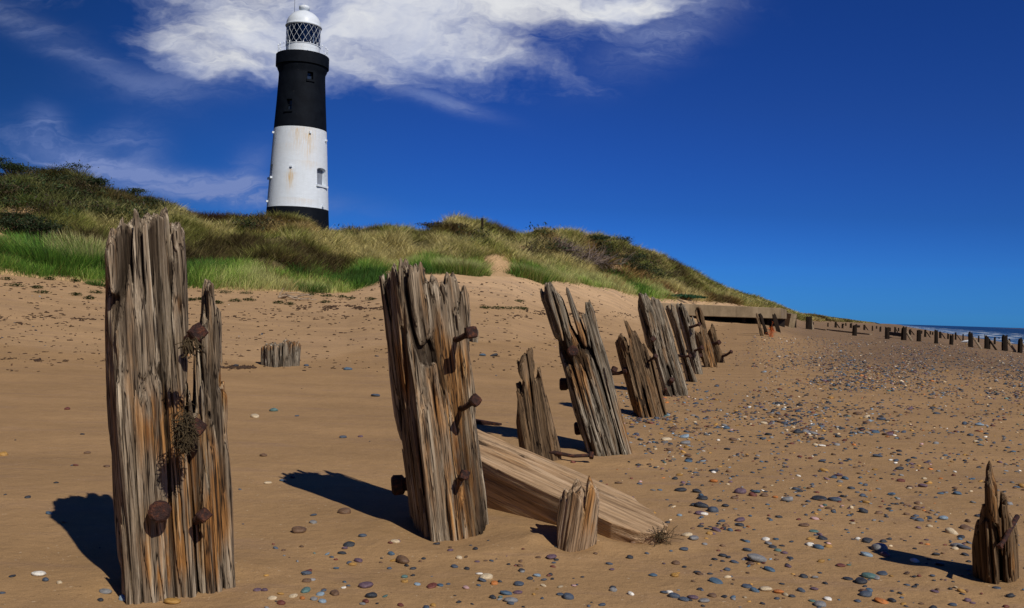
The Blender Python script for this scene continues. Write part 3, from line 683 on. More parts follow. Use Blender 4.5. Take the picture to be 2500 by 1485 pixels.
P4 = [(1500,831),(1504,845),(1503,822),(1508,814),(1519,810),(1527,822),(1532,840),(1537,843),(1534,815),(1526,789),(1521,776),(1529,780),(1545,806),(1548,801),(1555,812),(1571,831),(1590,860),(1603,906),(1616,961),(1629,1020),(1642,1070),(1562,1070),(1552,1012),(1539,983),(1523,919),(1511,880)]
place_timber('timber_post', P4, (1600, 1020), 0.24, 33, 53, ((1590, 1020), (1535, 810)), M_brownw,
    'brown half height post with a single spike and rotten left side', 'post', GR,
    stains=[(1560,985,30,30,.9),(1515,930,14,90,.7)], cfg=dict(crack=0.04, drop=0.09, freq=16), back=0.13,
    bolts=[((1490, 912), (1530, 906), 0.02, 0.05, 0.1, 0.0, 'round'), ((1488, 905), (1500, 902), 0.016, 0.036, 0.12), ((1574, 885), (1600, 870), 0.013, 0.03, 0.15)])
P5 = [(1553,720),(1565,713),(1576,712),(1584,723),(1590,748),(1592,718),(1599,730),(1608,725),(1616,733),(1623,754),(1636,789),(1649,828),(1662,886),(1673,932),(1678,969),(1686,1010),(1628,1010),(1632,964),(1616,951),(1603,893),(1590,851),(1573,828),(1565,789),(1556,751)]
place_timber('timber_post', P5, (1665, 968), 0.3, 30, 61, ((1655, 970), (1585, 725)), M_wood2,
    'broad tall grey ribbed post behind the brown half height one', 'post', GR,
    stains=[(1615,830,14,60,.4)], cfg=dict(crack=0.045, drop=0.08, freq=13), back=0.16,
    bolts=[((1620, 965), (1626, 950), 0.018, 0.02, 0.2), ((1626, 950), (1640, 928), 0.022, 0.04, 0.2), ((1590, 835), (1594, 828), 0.02, 0.04, 0.2)])
P6 = [(1622,748),(1632,741),(1636,762),(1637,738),(1645,746),(1652,760),(1660,800),(1672,850),(1685,885),(1697,912),(1704,934),(1708,965),(1682,965),(1675,928),(1662,880),(1648,826),(1636,788)]
place_timber('timber_post', P6, (1696, 934), 0.26, 30, 71, ((1692, 934), (1640, 750)), M_wood2,
    'grey post with a knobbly top, left one of the crowded middle group', 'post', GR,
    cfg=dict(crack=0.045, drop=0.08, freq=12), back=0.14, bolts=[((1655, 868), (1684, 869), 0.02, 0.035, 0.3)])
P7 = [(1648,742),(1656,736),(1665,738),(1672,747),(1684,772),(1690,768),(1698,785),(1694,802),(1700,842),(1710,880),(1716,914),(1720,940),(1692,940),(1690,905),(1680,860),(1665,810),(1655,770)]
place_timber('timber_post', P7, (1706, 914), 0.28, 30, 83, ((1702, 914), (1662, 745)), M_wood2,
    'broad ragged topped grey post with two long bolts beside the knobbly one', 'post', GR,
    cfg=dict(crack=0.045, drop=0.1, freq=12), back=0.14, bolts=[((1668, 799), (1707, 792), 0.025, 0.04, 0.3), ((1683, 857), (1713, 849), 0.025, 0.045, 0.3)])
P8 = [(1695,757),(1700,748),(1707,745),(1713,754),(1720,780),(1727,808),(1736,835),(1746,865),(1752,898),(1756,922),(1726,922),(1720,892),(1706,860),(1692,825),(1688,806),(1695,803),(1703,812),(1710,806),(1704,780)]
place_timber('timber_post', P8, (1742, 897), 0.3, 30, 97, ((1736, 897), (1706, 765)), M_brownw,
    'brown post with one tall grey finger, second from the far end of the leaning row', 'post', GR,
    stains=[(1735,870,10,60,.9)], cfg=dict(crack=0.05, drop=0.1, freq=11), back=0.15, bolts=[((1704, 872), (1710, 868), 0.03, 0.05, 0.25)])
P9 = [(1724,812),(1733,802),(1738,786),(1744,795),(1750,820),(1756,845),(1764,862),(1770,886),(1774,905),(1750,905),(1748,878),(1738,850),(1730,825)]
place_timber('timber_post', P9, (1762, 886), 0.26, 30, 101, ((1760, 886), (1738, 800)), M_brownw,
    'low dark pointed post at the far end of the leaning row', 'post', GR,
    cfg=dict(crack=0.05, drop=0.06, freq=12), back=0.12, bolts=[((1737, 838), (1755, 836), 0.04, 0.06, 0.3), ((1757, 872), (1785, 859), 0.03, 0.045, 0.3)])
PR = [(2374,1296),(2381,1270),(2383,1257),(2393,1233),(2402,1208),(2405,1192),(2408,1200),(2408,1135),(2412,1121),(2419,1113),(2423,1121),(2426,1143),(2435,1167),(2438,1218),(2442,1210),(2445,1177),(2458,1177),(2461,1211),(2465,1214),(2472,1236),(2483,1266),(2490,1287),(2489,1326),(2491,1438),(2493,1530),(2374,1530),(2374,1394)]
pr_o, _ = place_timber('timber_stump', PR, (2470, 1430), 0.15, 48, 113, ((2440, 1430), (2430, 1180)), M_brownw,
    'jagged brown stump with a tall spike at the right edge of the sand', 'stump',
    stains=[(2470,1350,14,90,.8),(2425,1180,20,60,.6)], cfg=dict(crack=0.034, drop=0.02, freq=20, cellk=0.8), back=0.09,
    bolts=[((2462, 1272), (2440, 1288), 0.009, 0.012, 0.16, -0.05)])
T_ = pr_o.matrix_world.translation.copy(); pr_o.matrix_world = Matrix.Translation(T_) @ Matrix.Rotation(rad(17), 4, Vector(pr_o.matrix_world.col[0][:3])) @ Matrix.Translation(-T_) @ pr_o.matrix_world
PS = [(1363,1213),(1372,1202),(1382,1185),(1388,1196),(1391,1185),(1396,1192),(1402,1178),(1412,1174),(1422,1172),(1428,1184),(1431,1228),(1434,1182),(1439,1165),(1450,1169),(1461,1184),(1463,1213),(1459,1250),(1455,1400),(1372,1420),(1367,1335),(1363,1276),(1360,1239)]
place_timber('timber_stump', PS, (1402, 1346), 0.17, 44, 127, ((1398, 1350), (1424, 1190)), M_stub,
    'small pale split stump in front of the fallen beam', 'stump',
    stains=[(1440,1210,14,90,.9),(1448,1280,10,40,.8)], cfg=dict(crack=0.022, drop=0.025, freq=13, cellk=0.4), back=0.09)
PA = [(637,842),(645,838),(660,835),(672,834),(676,840),(690,831),(700,828),(715,829),(733,831),(735,838),(733,860),(732,897),(732,925),(636,925),(637,888)]
place_timber('timber_stump', PA, (690, 896), 0.4, 34, 131, ((690, 896), (690, 830)), M_wood2,
    'squat square ribbed stump standing alone on the open sand at left', 'stump',
    stains=[(655,845,20,12,.9),(715,835,20,14,1.)], cfg=dict(crack=0.05, drop=0.03, freq=12), back=0.2, voxk=0.7)
PB = [(1143,800),(1150,799),(1158,799),(1168,799),(1168,815),(1166,837),(1166,855),(1143,855)]
place_timber('timber_stump', PB, (1155, 836), 0.3, 25, 139, ((1155, 836), (1155, 799)), M_wood2,
    'small square stump half hidden behind the splintered post', 'stump', cfg=dict(crack=0.05, drop=0.03, freq=12), back=0.15, voxk=0.7)

# fallen beam
def frame(org, xax, zhint):
    """grain axis -> local z"""
    z_ = Vector(xax).normalized(); y_ = Vector(zhint); x_ = y_.cross(z_).normalized(); y_ = z_.cross(x_)
    mw = Matrix.Identity(4)
    for i in range(3): mw[i][0] = x_[i]; mw[i][1] = y_[i]; mw[i][2] = z_[i]; mw[i][3] = org[i]
    return mw
Lb = Vector(at(1130, 1118, 4.80)); Rb = Vector(at(1618, 1350, 3.95))
ax = Rb-Lb; Ln = ax.length
zh = Vector((0.02, -0.36, 1)).normalized()
bp = [(-0.12, -0.05), (0.125, -0.05), (0.135, Ln*0.5), (0.125, Ln*0.80), (0.085, Ln*0.91), (0.06, Ln*0.93), (0.03, Ln*1.0), (0.01, Ln*0.985), (-0.02, Ln*1.02), (-0.05, Ln*0.99), (-0.07, Ln*1.0), (-0.11, Ln*0.94), (-0.13, Ln*0.85), (-0.13, Ln*0.4)]
me = timber('beam_wood', bp, 0.25, 0, 0.0036, 151, crack=0.009, drop=0.0, wob=0.012, freq=8, cellk=0.2,
            stains=[(0.0, Ln*0.25, 0.05, 0.3, 0.8)])
bo = link('fallen_beam', me, M_beam); bo.matrix_world = frame(Lb, ax, zh)
tag(bo, 'pale fallen timber beam lying half buried beside the splintered post', 'beam')

# flat rusty plank end behind the splintered post
bm = bmesh.new()
b_box(bm, -0.16, 0.17, -0.035, 0.035, 0.0, 0.035, 0.006)
o = link('iron_strap', bm2me(bm, 'iron_strap'), M_rust, smooth=False)
o.location = h1(1178, 1036); o.rotation_euler = (0.02, 0.1, -0.35)
tag(o, 'flat rusty iron strap on the sand behind the splintered post', 'iron strap')

# matted rope on the first post
def wool(name, c0, spread, n, seed, mat, rad_, length=0.12, down=0.6):
    r_ = random.Random(seed); bm = bmesh.new()
    for i in range(n):
        p = Vector(c0)+Vector((r_.gauss(0, spread[0]), r_.gauss(0, spread[1]), r_.gauss(0, spread[2])))
        pts = [p]; d = Vector((r_.gauss(0, 1), r_.gauss(0, 0.4), r_.gauss(0, 1)-down)).normalized()
        for k_ in range(5):
            d = (d+Vector((r_.gauss(0, .5), r_.gauss(0, .3), r_.gauss(0, .5)-0.15*down))).normalized(); pts.append(pts[-1]+d*length/5)
        tube(bm, pts, [rad_*r_.uniform(0.6, 1.2)]*6, 4)
    return link(name, bm2me(bm, name), mat)
pc = Vector(at(452, 1050, 2.86))
o = wool('matted_rope', pc, (0.010, 0.012, 0.026), 520, 4, M_rope, 0.0016, 0.04, 1.4)
tag(o, 'matted brown rope wound round a bolt of the tallest post', 'rope')
pc = Vector(at(466, 832, 2.84))
o = wool('rope_scrap', pc, (0.012, 0.005, 0.008), 30, 9, M_rope, 0.0024, 0.05, 1.2)
tag(o, 'dark scrap of rope dangling from the top bolt of the tallest post', 'rope')
o = wool('weed_tuft', h1(1612, 1328)+Vector((0, 0, 0.03)), (0.022, 0.02, 0.008), 60, 14, M_rope, 0.0013, 0.055, -0.1)
tag(o, 'brown tuft of dried weed at the low end of the fallen beam', 'seaweed')

# ------------------------------------------------------------------ far groynes
def rough_post(bm, x, y, z0, h, wx, wy, rs, tilt=(0, 0), spikes=True):
    n = 10; rings = []
    prof = [1.0+rs.uniform(-0.08, 0.08) for _ in range(n)]; tops = [rs.uniform(-0.14, 0.05)*h*(1 if spikes else .3) for _ in range(n)]
    for k_ in range(7):
        f_ = k_/6; ring = []
        for i in range(n):
            a = 2*math.pi*i/n; c_, s_ = math.cos(a), math.sin(a)
            sq = 1/max(abs(c_), abs(s_)); sq = min(sq, 1.3)
            r1 = prof[i]*(1+rs.uniform(-0.04, 0.04))*(1-0.1*f_)
            zz_ = z0+f_*h+(tops[i] if k_ == 6 else 0)
            ring.append(bm.verts.new((x+c_*sq*wx/2*r1+tilt[0]*f_*h, y+s_*sq*wy/2*r1+tilt[1]*f_*h, zz_)))
        rings.append(ring)
    for i in range(6):
        for j in range(n): bm.faces.new((rings[i][j], rings[i][(j+1) % n], rings[i+1][(j+1) % n], rings[i+1][j]))
    c_ = bm.verts.new((x+tilt[0]*h, y+tilt[1]*h, z0+h*0.9))
    for j in range(n): bm.faces.new((rings[6][j], rings[6][(j+1) % n], c_))
near_row = [(2490, 825, 862, 9, 1), (2453, 819, 857, 12, 1), (2409, 818, 852, 9, 2), (2370, 812, 848, 10, 1), (2322, 817, 842, 8, 0), (2286, 805, 839, 8, 0),
            (2243, 806, 834, 9, 3), (2206, 797, 831, 11, 1), (2166, 799, 828, 10, 3), (2086, 792, 820, 9, 4)]
far_row = [(2464, 827, 840, 4, 0), (2439, 824, 832, 3, 0), (2428, 823, 841, 4, 0), (2389, 820, 836, 3, 0), (2351, 816, 832, 3, 0), (2333, 811, 830, 4, 1), (2314, 813, 828, 4, 0),
           (2296, 809, 826, 5, 1), (2277, 810, 818, 3, 0), (2271, 808, 817, 3, 0), (2259, 805, 823, 5, 1), (2222, 803, 818, 5, 1), (2194, 800, 809, 3, 0), (2185, 799, 813, 4, 1),
           (2149, 797, 810, 4, 0), (2140, 796, 803, 3, 0), (2130, 796, 808, 3, 0), (2110, 793, 806, 5, 1), (2077, 789, 801, 5, 0), (2065, 789, 796, 3, 0), (2057, 790, 802, 4, 3),
           (2040, 786, 800, 5, 1), (2021, 788, 798, 3, 0), (1985, 786, 793, 3, 0)]
tagd = {1: 'with a slanting brace', 0: 'with no brace', 2: 'in two close halves', 3: 'with a wider blocky head', 4: 'with a short side arm'}
ords = ['first', 'second', 'third', 'fourth', 'fifth', 'sixth', 'seventh', 'eighth', 'ninth', 'tenth', 'eleventh', 'twelfth', 'thirteenth', 'fourteenth', 'fifteenth', 'sixteenth',
        'seventeenth', 'eighteenth', 'nineteenth', 'twentieth', 'twenty-first', 'twenty-second', 'twenty-third', 'twenty-fourth', 'twenty-fifth', 'twenty-sixth']
LAND = {}
def groyne(row, rowname, grp):
    for i, (px, yt, yb, wpx, kind) in enumerate(row):
        rs = random.Random(px); b = h1(px, yb); dep = (b-Vector(CAM)).dot(Vector(Fv)); sc = dep/FPX
        h = (yb-yt)*sc; wd = wpx*sc
        o = empty('groyne_post', b, rs.uniform(-0.3, 0.3))
        bm = bmesh.new(); rough_post(bm, 0, 0, -0.3, h+0.3, wd, wd, rs, (rs.uniform(-.03, .03), 0))
        if kind == 2: rough_post(bm, wd*0.75, 0.05, -0.3, h*0.75+0.3, wd*0.5, wd*0.6, rs)
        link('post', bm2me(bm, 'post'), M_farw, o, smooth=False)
        if kind in (1, 2):
            bm = bmesh.new(); L_ = h*0.62
            tube(bm, [(wd*0.45, -0.03, h*0.68), (wd*0.45+h*0.55, -0.05, -0.08)], wd*0.24, 6)
            link('brace', bm2me(bm, 'brace'), M_pale_brace if wpx > 8 and kind == 1 else M_farw, o, smooth=False)
        if kind == 3:
            bm = bmesh.new(); b_box(bm, -wd*0.35, wd*0.75, -wd*0.4, wd*0.4, h*0.68, h*0.97, wd*0.06, rs)
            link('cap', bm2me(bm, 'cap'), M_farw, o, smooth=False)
        if kind == 4:
            bm = bmesh.new(); b_box(bm, -wd*0.3, wd*1.4, -wd*0.3, wd*0.3, h*0.72, h*0.92, wd*0.08, rs)
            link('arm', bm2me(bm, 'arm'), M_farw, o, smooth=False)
        lab = 'dark groyne post %s, %s from right in the %s' % (tagd[kind], ords[i], rowname)
        tag(o, lab, 'groyne post', grp)
groyne(near_row, 'nearer row', 'posts of the nearer seaward groyne row')
groyne(far_row, 'farther row', 'posts of the farther seaward groyne row')
# two landward groyne posts
for (px, yt, yb, wpx, lab) in ((1938, 776, 799, 10, 'short dark square post standing just right of the concrete slab'), (1974, 772, 804, 13, 'tallest dark square post between the concrete slab and the sea groyne')):
    rs = random.Random(px); b = h1(px, yb); sc = (b-Vector(CAM)).dot(Vector(Fv))/FPX; h = (yb-yt)*sc; wd = wpx*sc
    o = empty('groyne_post', b); bm = bmesh.new(); rough_post(bm, 0, 0, -0.3, h+0.3, wd, wd, rs, spikes=False); link('post', bm2me(bm, 'post'), M_farw, o, smooth=False)
    if wpx > 11:
        bm = bmesh.new(); tube(bm, [(wd*0.4, -0.02, h*0.7), (wd*0.75, -0.06, -0.05)], wd*0.2, 6); link('brace', bm2me(bm, 'brace'), M_pale_brace, o, smooth=False)
    tag(o, lab, 'groyne post')
def plank(name, a, b, wpx, mat, lab, lift=0.1, cat='plank'):
    A = h1(*a); B = h1(*b); sc = (A-Vector(CAM)).length/FPX; w_ = wpx*sc
    bm = bmesh.new(); rs = random.Random(int(a[0])); n = 8; rings = []
    d = (B-A); side = Vector((-d.y, d.x, 0)).normalized()*w_*0.5
    for i in range(n+1):
        p = A+d*i/n+Vector((0, 0, lift)); hh_ = w_*(0.5+rs.uniform(-.06, .06))
        rings.append([bm.verts.new(p+side*sx+Vector((0, 0, hh_*sz-w_*0.2))) for sx, sz in ((-1, -1), (1, -1), (1, 1), (-1, 1))])
    for i in range(n):
        for j in range(4): bm.faces.new((rings[i][j], rings[i][(j+1) % 4], rings[i+1][(j+1) % 4], rings[i+1][j]))
    bm.faces.new(rings[0][::-1]); bm.faces.new(rings[-1])
    o = link(name, bm2me(bm, name), mat, smooth=False); tag(o, lab, cat); return o
plank('groyne_plank', (2170, 822), (2203, 827), 7, M_farw, 'dark horizontal plank joining two posts of the nearer sea row', 0.3)
plank('groyne_plank', (2020, 806), (2126, 818), 4, M_pale_brace, 'long bleached plank lying in front of the post with a side arm', 0.05)
plank('groyne_plank', (1990, 803), (2014, 807), 4, M_farw, 'short dark plank lying right of the tall square post', 0.03)
# broken group with orange twine
bg_posts = [((1863, 821), [(1843,763),(1848,761),(1853,775),(1859,795),(1866,822),(1868,835),(1858,835),(1856,822),(1849,790)], 'thin leaning grey post, left one of the broken group by the slab'),
            ((1873, 818), [(1849,766),(1856,762),(1862,770),(1865,785),(1872,800),(1876,819),(1877,832),(1868,832),(1862,800),(1856,780)], 'dark leaning post hung with orange twine near the slab'),
            ((1884, 807), [(1877,778),(1881,776),(1885,790),(1889,807),(1890,818),(1880,818),(1878,800)], 'short dark post in the middle of the broken group'),
            ((1901, 811), [(1884,764),(1888,768),(1891,762),(1895,770),(1899,785),(1906,811),(1908,825),(1897,825),(1893,800),(1887,785)], 'dark leaning forked post, right one of the broken group')]
for k_, (bp_, pl, lab) in enumerate(bg_posts):
    place_timber('timber_post', pl, bp_, 0.25, 25, 160+k_, ((bp_[0], bp_[1]), (bp_[0]-16, bp_[1]-50)), M_farw if k_ else M_brownw, lab, 'post', 'broken posts by the concrete slab',
                 cfg=dict(crack=0.05, drop=0.05, freq=9), back=0.12, voxk=0.7)
b = h1(1880, 822)
o = wool('orange_twine', b+Vector((-0.03, -0.25, 0.22)), (0.05, 0.03, 0.12), 90, 22, M_orange, 0.005, 0.2, 1.0)
tag(o, 'bright orange tangle of twine caught on the broken posts', 'twine')

# ------------------------------------------------------------------ concrete slab
m, t = material('old_concrete'); c = oc(t)
n1 = t.noise(c, 0.9, 6, 0.65).outputs[0]; n2 = t.noise(t.map(c, (3, 3, 0.5)), 1.0, 5, 0.6).outputs[0]; n3 = t.noise(c, 14, 4).outputs[0]
brd = t.n('ShaderNodeTexBrick', {'Vector': t.map(c, (1, 1, 1), rot=(rad(90), 0, 0)), 'Scale': 1.0, 'Mortar Size': 0.01, 'Brick Width': 1.9, 'Row Height': 5.0, 'Color1': (1, 1, 1, 1), 'Color2': (0.9, 0.9, 0.9, 1), 'Mortar': (0.45, 0.45, 0.45, 1)}, offset=0.0)
col = t.ramp(n1, [(0.3, (0.15, 0.11, 0.065)), (0.55, (0.24, 0.18, 0.11)), (0.75, (0.32, 0.25, 0.165))])
col = t.mix(t.m('MULTIPLY', t.ss(n2, 0.5, 0.75), 0.5), col, (0.13, 0.095, 0.06))
col = t.mix(1.0, col, brd.outputs[0], 'MULTIPLY')
finish(t, col, 0.9, n3, 0.6, 0.03, 0.2); M_conc = m
def prism(bm, pts, z0, z1):
    lo_ = [bm.verts.new((x, y, z0)) for x, y in pts]; hi = [bm.verts.new((x, y, z1)) for x, y in pts]; n = len(pts)
    bm.faces.new(lo_[::-1]); bm.faces.new(hi)
    for i in range(n): bm.faces.new((lo_[i], lo_[(i+1) % n], hi[(i+1) % n], hi[i]))
FR = at(1907, 760, 54.0); FL = at(1560, 760, 47.6); BR = at(1921, 760, 61.5)
BL = (FL[0]+BR[0]-FR[0], FL[1]+BR[1]-FR[1])
o0 = empty('concrete_slab', (FL[0], FL[1], 1.0), math.atan2(FR[1]-FL[1], FR[0]-FL[0]))
inv = (Matrix.Translation(o0.location) @ o0.rotation_euler.to_matrix().to_4x4()).inverted()
def lp(p): v = inv @ Vector((p[0], p[1], 1.0)); return (v.x, v.y)
pts = [lp(FL), lp(FR), lp(BR), lp(BL)]
bm = bmesh.new(); prism(bm, pts, 0.11, 0.77); bmesh.ops.bevel(bm, geom=bm.edges[:], offset=0.03, segments=1, affect='EDGES')
link('slab', bm2me(bm, 'slab'), M_conc, o0, smooth=False)
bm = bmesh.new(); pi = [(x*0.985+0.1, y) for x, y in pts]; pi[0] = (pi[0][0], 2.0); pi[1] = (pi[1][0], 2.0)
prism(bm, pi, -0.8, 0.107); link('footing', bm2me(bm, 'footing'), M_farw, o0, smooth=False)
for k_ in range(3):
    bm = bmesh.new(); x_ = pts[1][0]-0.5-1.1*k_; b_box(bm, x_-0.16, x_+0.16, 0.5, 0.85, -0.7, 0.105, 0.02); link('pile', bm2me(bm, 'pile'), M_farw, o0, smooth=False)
tag(o0, 'long pale concrete slab jutting over a dark hollow below the dune', 'concrete slab')
bm = bmesh.new(); c_ = at(1926, 775, 66.0); b_box(bm, -0.25, 0.25, -0.5, 0.5, -0.9, 0.3, 0.05)
o = link('concrete_block', bm2me(bm, 'concrete_block'), M_conc, smooth=False); o.location = c_; o.rotation_euler = (0.1, 0.1, 0.4)
tag(o, 'small tilted concrete block at the right end of the long slab', 'concrete block')

# ------------------------------------------------------------------ lighthouse
LD = 125.0
def lz(px, py): return at(px, py, LD)[2]
zb = 4.0
p_mid = at(727, 512, LD); LX = float(p_mid[0]); LY = float(p_mid[1])
msc = LD/FPX
def ly(y, x=735): return float(at(x, y, LD)[2])
m, t = material('white_masonry'); c = oc(t)
sx = t.n('ShaderNodeSeparateXYZ', {0: c}); th = t.m('ARCTAN2', sx.outputs[0], t.m('MULTIPLY', sx.outputs[1], -1.0)); zz1 = sx.outputs[2]
cyl = t.n('ShaderNodeCombineXYZ', {0: t.m('MULTIPLY', th, 4.0), 1: zz1}).outputs[0]
br = t.n('ShaderNodeTexBrick', {'Vector': cyl, 'Scale': 1.0, 'Mortar Size': 0.012, 'Brick Width': 0.46, 'Row Height': 0.15, 'Color1': (1, 1, 1, 1), 'Color2': (0.93, 0.93, 0.93, 1), 'Mortar': (0.72, 0.72, 0.72, 1)})
grime = t.noise(t.n('ShaderNodeCombineXYZ', {0: t.m('MULTIPLY', th, 9.0), 1: t.m('MULTIPLY', zz1, 0.28)}).outputs[0], 1.0, 6, 0.65).outputs[0]
gr2 = t.noise(t.n('ShaderNodeCombineXYZ', {0: t.m('MULTIPLY', th, 26.0), 1: t.m('MULTIPLY', zz1, 0.6), 2: 4.0}).outputs[0], 1.0, 5, 0.6).outputs[0]
def streak(px, py, wpx, lpx, k_):
    z1 = ly(py)-zb; th0 = math.asin(max(-0.98, min(0.98, (px-732-(512-py)*0.03)/68.0)))+math.atan2(-LX, LY)*-1*0-math.atan2(LX, LY)*-1*0
    dz = t.m('SUBTRACT', z1, zz1); d_ = t.m('DIVIDE', t.m('SUBTRACT', th, th0+TH0), wpx/68.0)
    g = t.m('EXPONENT', t.m('MULTIPLY', t.m('MULTIPLY', d_, d_), -1.0))
    f_ = t.m('MULTIPLY', t.ss(dz, -0.05, 0.15), t.ss(dz, lpx*msc, 0.2))
    return t.m('MULTIPLY', t.m('MULTIPLY', g, f_), k_)
TH0 = -math.atan2(-LX, LY)*-1
TH0 = math.atan2(-LX, LY)
sk = None
for a_ in ((735, 320, 30, 90, .55), (760, 335, 8, 110, .8), (730, 325, 5, 60, .8), (716, 422, 6, 75, 1.3), (716, 430, 14, 60, .6), (765, 318, 30, 130, .4), (700, 360, 40, 40, .2), (760, 400, 30, 30, .35), (722, 490, 30, 20, .3), (752, 492, 20, 20, .35)):
    s1 = streak(*a_); sk = s1 if sk is None else t.m('ADD', sk, s1)
sk = t.m('MULTIPLY', t.m('MULTIPLY', sk, 0.65), t.ss(gr2, 0.28, 0.68), clamp=True)
wcol = t.mix(t.m('MULTIPLY', t.ss(grime, 0.5, 0.8), 0.3), (0.76, 0.83, 0.90), (0.52, 0.56, 0.56))
wcol = t.mix(1.0, wcol, br.outputs[0], 'MULTIPLY')
wcol = t.mix(sk, wcol, (0.62, 0.42, 0.17))
nb = t.noise(c, 5, 5, 0.7).outputs[0]
bb = t.m('ADD', t.m('MULTIPLY', br.outputs[1], -0.5), t.m('MULTIPLY', nb, 1.3))
finish(t, wcol, 0.7, bb, 0.7, 0.05, 0.3); M_lwhite = m
m, t = material('black_masonry'); c = oc(t)
n1 = t.noise(c, 1.0, 4).outputs[0]; fl = t.noise(c, 3.2, 3, 0.75).outputs[0]; n5 = t.noise(c, 0.35, 2).outputs[0]
col = t.ramp(n1, [(0.3, (0.0028, 0.0042, 0.0075)), (0.7, (0.0060, 0.0085, 0.0135))])
fk = t.m('MULTIPLY', t.ss(fl, 0.70, 0.74), t.ss(n5, 0.42, 0.6))
col = t.mix(fk, col, (0.12, 0.11, 0.10))
finish(t, col, 0.7, t.noise(c, 6, 5, 0.7).outputs[0], 0.6, 0.04, 0.08); M_lblack = m
M_lpaint = plain('white_paint', (0.66, 0.72, 0.78), 0.4, 0.06, 1.5, 0.2, 0.02)
m, t = material('stained_white_paint'); c = oc(t)
n1 = t.noise(t.map(c, (6, 6, 0.8)), 1.0, 5, 0.6).outputs[0]
finish(t, t.mix(t.m('MULTIPLY', t.ss(n1, 0.55, 0.75), 0.4), (0.66, 0.72, 0.78), (0.45, 0.28, 0.14)), 0.5, n1, 0.2, 0.02, 0.3); M_lpaint2 = m
m, t = material('lantern_glass'); c = oc(t)
pg = t.n('ShaderNodeBsdfPrincipled', {'Base Color': (0.8, 0.9, 1, 1), 'Roughness': 0.03, 'Specular IOR Level': 0.6})
tg = t.n('ShaderNodeBsdfTransparent', {0: (0.75, 0.82, 0.88, 1)}); gg = t.n('ShaderNodeBsdfGlossy', {0: (1, 1, 1, 1), 1: 0.03})
fr = t.n('ShaderNodeFresnel', {0: 1.5}); mx = t.n('ShaderNodeMixShader', {0: t.m('MULTIPLY', fr.outputs[0], 1.6, clamp=True), 1: tg.outputs[0], 2: gg.outputs[0]})
t.n('ShaderNodeOutputMaterial', {0: mx.outputs[0]}); M_glass = m
M_dark = plain('dark_interior', (0.012, 0.014, 0.018), 0.6, 0.3, 3)
M_pane = plain('dark_window_glass', (0.02, 0.03, 0.05), 0.12, 0.2, 3, spec=0.6)
M_shut = plain('shade_grey_shutter', (0.20, 0.22, 0.26), 0.6, 0.15, 2)  # darker grey-blue stands in for shade inside the window recess
M_lens = plain('lens_optic', (0.10, 0.16, 0.20), 0.15, 0.3, 2, spec=0.8)

lh = empty('lighthouse', (LX, LY, zb)); tag(lh, 'tall black and white lighthouse with a domed lantern behind the dune', 'lighthouse')
def rr_at(y): return np.interp(y, [190, 250, 318, 400, 512, 545, 700], [55.5, 58.5, 63, 67.5, 73.5, 75.5, 84])*msc
zW0, zW1 = ly(512)-zb, ly(320)-zb
z_neck = ly(186)-zb; z_g0 = ly(166)-zb; z_gt = ly(138)-zb
def zy(z): return np.interp(z, [ly(700)-zb, ly(20)-zb], [700, 20])
def cutter(px, py, hw, hh_, arch=0.0, dep_=0.9):
    """window opening at its pixel on the wall"""
    z = ly(py)-zb; R_ = float(rr_at(py)); cx = 731+(512-py)*0.031
    s_ = max(-0.97, min(0.97, (px-cx)*msc/R_)); ang = math.asin(s_)+TH0v
    dirn = Vector((math.sin(ang), -math.cos(ang), 0)); return z, R_, ang, dirn, hw, hh_, arch, dep_
TH0v = math.atan2(-LX, LY)      # angle of the side facing the camera
wins = [('black', cutter(760, 192, 0.42, 0.72)), ('black', cutter(710, 268, 0.42, 0.75)), ('white', cutter(788, 434, 1.0, 1.2, 0.35, 1.1)), ('white', cutter(657, 424, 0.75, 0.85, 0.0)), ('black', cutter(730, 540, 0.3, 0.3))]
wins = wins[:4]
def section(name, z0, z1, mat, which):
    bm = bmesh.new(); zs = np.linspace(z0, z1, 14)
    lathe(bm, [(float(rr_at(zy(z))), float(z)) for z in zs], 96)
    o = link(name, bm2me(bm, name), mat, lh)
    me0 = o.data
    for kind, (z, R_, ang, dn, hw, hh_, arch, dp) in wins:
        if kind != which: continue
        cb = bmesh.new(); prof = [(-hw, -hh_), (hw, -hh_), (hw, hh_-arch)]
        if arch > 0: prof += [(hw*math.cos(a2), hh_-arch+arch*math.sin(a2)) for a2 in np.linspace(0.3, math.pi-0.3, 7)]
        prof += [(-hw, hh_-arch)]
        sd = Vector((dn.y*-1, dn.x, 0))
        f0 = [cb.verts.new(dn*(R_+0.6)+sd*u_+Vector((0, 0, z+w_))) for u_, w_ in prof]; f1 = [cb.verts.new(dn*(R_-dp)+sd*u_+Vector((0, 0, z+w_))) for u_, w_ in prof]
        cb.faces.new(f0); cb.faces.new(f1[::-1])
        for i in range(len(prof)): cb.faces.new((f0[i], f1[i], f1[(i+1) % len(prof)], f0[(i+1) % len(prof)]))
        bmesh.ops.recalc_face_normals(cb, faces=cb.faces)
        cme = bpy.data.meshes.new('c'); cb.to_mesh(cme); cb.free(); co = bpy.data.objects.new('c', cme); S.collection.objects.link(co); co.parent = lh
        md = o.modifiers.new('b', 'BOOLEAN'); md.operation = 'DIFFERENCE'; md.object = co; md.solver = 'EXACT'
        bpy.context.view_layer.update()
        nm = bpy.data.meshes.new_from_object(o.evaluated_get(bpy.context.evaluated_depsgraph_get())); o.modifiers.clear(); o.data = nm
        bpy.data.objects.remove(co)
    for p_ in o.data.polygons: p_.use_smooth = abs(p_.normal.z) < 0.5
    o.data.set_sharp_from_angle(angle=rad(35))
    return o
section('base_band', 0, zW0, M_lblack, 'none')
section('white_band', zW0, zW1, M_lwhite, 'white')
section('black_band', zW1, z_neck, M_lblack, 'black')
rim = 0.02
